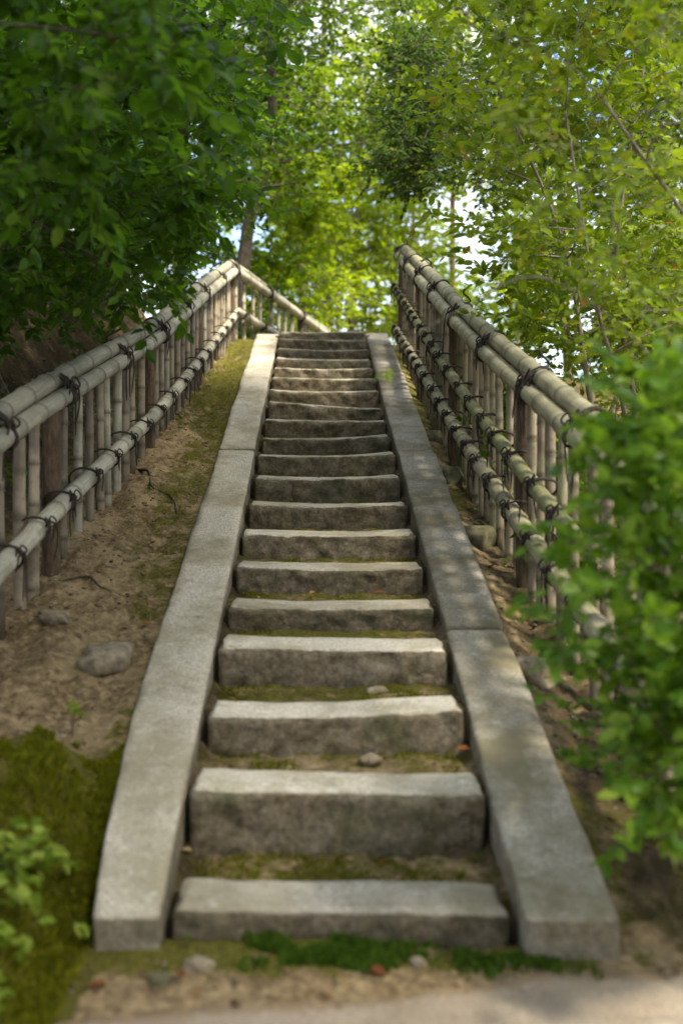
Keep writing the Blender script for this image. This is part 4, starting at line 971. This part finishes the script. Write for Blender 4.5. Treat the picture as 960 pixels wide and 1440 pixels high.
def fallen(label, x, d, z, L, rnd, group=None, wr=0.32):
    T = LT * np.array([wr, 1, 1]) * L; T[:, 2] += np.array([0, .12, 0, .10, .14, 0.02, .10, .12]) * L
    me = np_mesh('fallen_leaf', T, LF, M['dead_leaf'], {'rnd': np.full(8, rnd)}, False); o = link('fallen_leaf', me)
    o.location = (x, d, z + 0.004); o.rotation_euler = (random.uniform(-.2, .2), random.uniform(-.2, .2), random.uniform(0, 6.28)); return tag(o, label, 'leaf', group)
def on_step(px_, k, frac): d = STEPS_D[k] + 0.3 + 0.15 * frac; return (px_ - 480) * d / F, d, STEPS_Z[k] + 0.018
fallen('orange fallen leaf lying in the earth behind the fifth step', *on_step(443, 4, 0.6), 0.05, 0.55)
fallen('dark red fallen leaf near the shaded end behind the fifth step', *on_step(541, 4, 0.3), 0.06, 0.12)
fallen('reddish fallen leaf beside the shaded slab behind the second step', *on_step(640, 1, 0.9), 0.06, 0.3)
fallen('pale tan fallen leaf in the middle behind the first step', *on_step(533, 0, 0.3), 0.05, 0.1)
fallen('pale fallen leaf at the bright end behind the first step', *on_step(270, 0, 0.9), 0.05, 0.9)
for lab, x, y, r in (('salmon pink fallen leaf at the edge of the bright slab below the flat rock', 212, 872, 0.5), ('pale fallen leaf on the bank earth by the bright slab', 204, 832, 0.95)):
    d = dist_at_row(y); X = (x - 480) * d / F; fallen(lab, X, d, gz(X, d) + 0.01, 0.06, r)
for lab, d, dx, r in (('yellowish fallen leaf high up on the moss strip by the corner', 11.0, -0.95, 0.85), ('brown fallen leaf on the bank halfway along the fence', 7.3, -1.12, 0.3), ('tan fallen leaf on the bank near the second fence post', 8.3, -1.2, 0.8),
                      ('red fallen leaf on the dark earth below the knotted fence', 5.9, 0.84, 0.35), ('pink fallen leaf between mossy boulder and fence', 7.2, 0.83, 0.5)):
    fallen(lab, dx, d, gz(dx, d) + 0.01, 0.06, r)
for lab, x, y, r in (('dark curled leaf on the ground before the bright slab foot', 250, 1385, 0.0), ('grey brown leaf on the earth near the path edge', 150, 1398, 0.05), ('dark fallen leaf on the earth below the lowest step', 520, 1372, 0.0), ('whitish fallen leaf in the moss before the lowest step', 590, 1340, 1.0)):
    d = F * EYE / (y - HY); X = (x - 480) * d / F; fallen(lab, X, d, gz(X, d) + 0.01, 0.055, r)
def dead_branch(label, pts, r):
    mb = MB(); sp = spline(pts, 18); mb.tube(sp, [r * (1 - 0.7 * i / 17) for i in range(18)], 7, wob=0.3)
    for i in (7, 12):
        s = sp[i]; mb.tube([s, s + Vector((0.05, -0.03, 0.06)), s + Vector((0.12, -0.02, 0.08))], [r * 0.5, r * 0.4, r * 0.2], 5)
    o = link('dead_branch', mb.mesh('dead_branch', M['twig_dead'])); return tag(o, label, 'branch')
dead_branch('pale dry branch lying on the dark earth bank above the fence', [vec(-2.75, 6.6, 0.03), vec(-2.5, 6.5, 0.05), vec(-2.3, 6.55, 0.04), vec(-2.1, 6.5, 0.03)], 0.018)
def root(label, pts, r):
    mb = MB(); sp = spline([vec(x, d, h) for x, d, h in pts], 22); mb.tube(sp, [r * (1 - 0.75 * i / 21) for i in range(22)], 7, wob=0.35)
    return tag(mb.build('root', M['bark']), label, 'root')
root('dark root snaking over the bare earth below the second fence post', [(-1.42, 7.4, 0.0), (-1.30, 7.2, 0.012), (-1.22, 6.9, 0.010), (-1.08, 6.8, 0.008), (-1.0, 6.55, -0.01)], 0.011)
root('thin root crossing the earth close to the first visible fence post', [(-1.46, 5.5, -0.005), (-1.32, 5.55, 0.010), (-1.22, 5.4, 0.010), (-1.12, 5.42, 0.004), (-1.05, 5.3, -0.01)], 0.008)
root('short root on the earth halfway to the fence corner', [(-1.36, 8.9, 0.0), (-1.22, 8.8, 0.012), (-1.12, 8.6, 0.008), (-1.02, 8.55, -0.01)], 0.010)
dead_branch('thin crooked dry branch farther along the bank', [vec(-2.5, 7.6, 0.03), vec(-2.3, 7.4, 0.08), vec(-2.15, 7.5, 0.05), vec(-2.0, 7.35, 0.04)], 0.012)
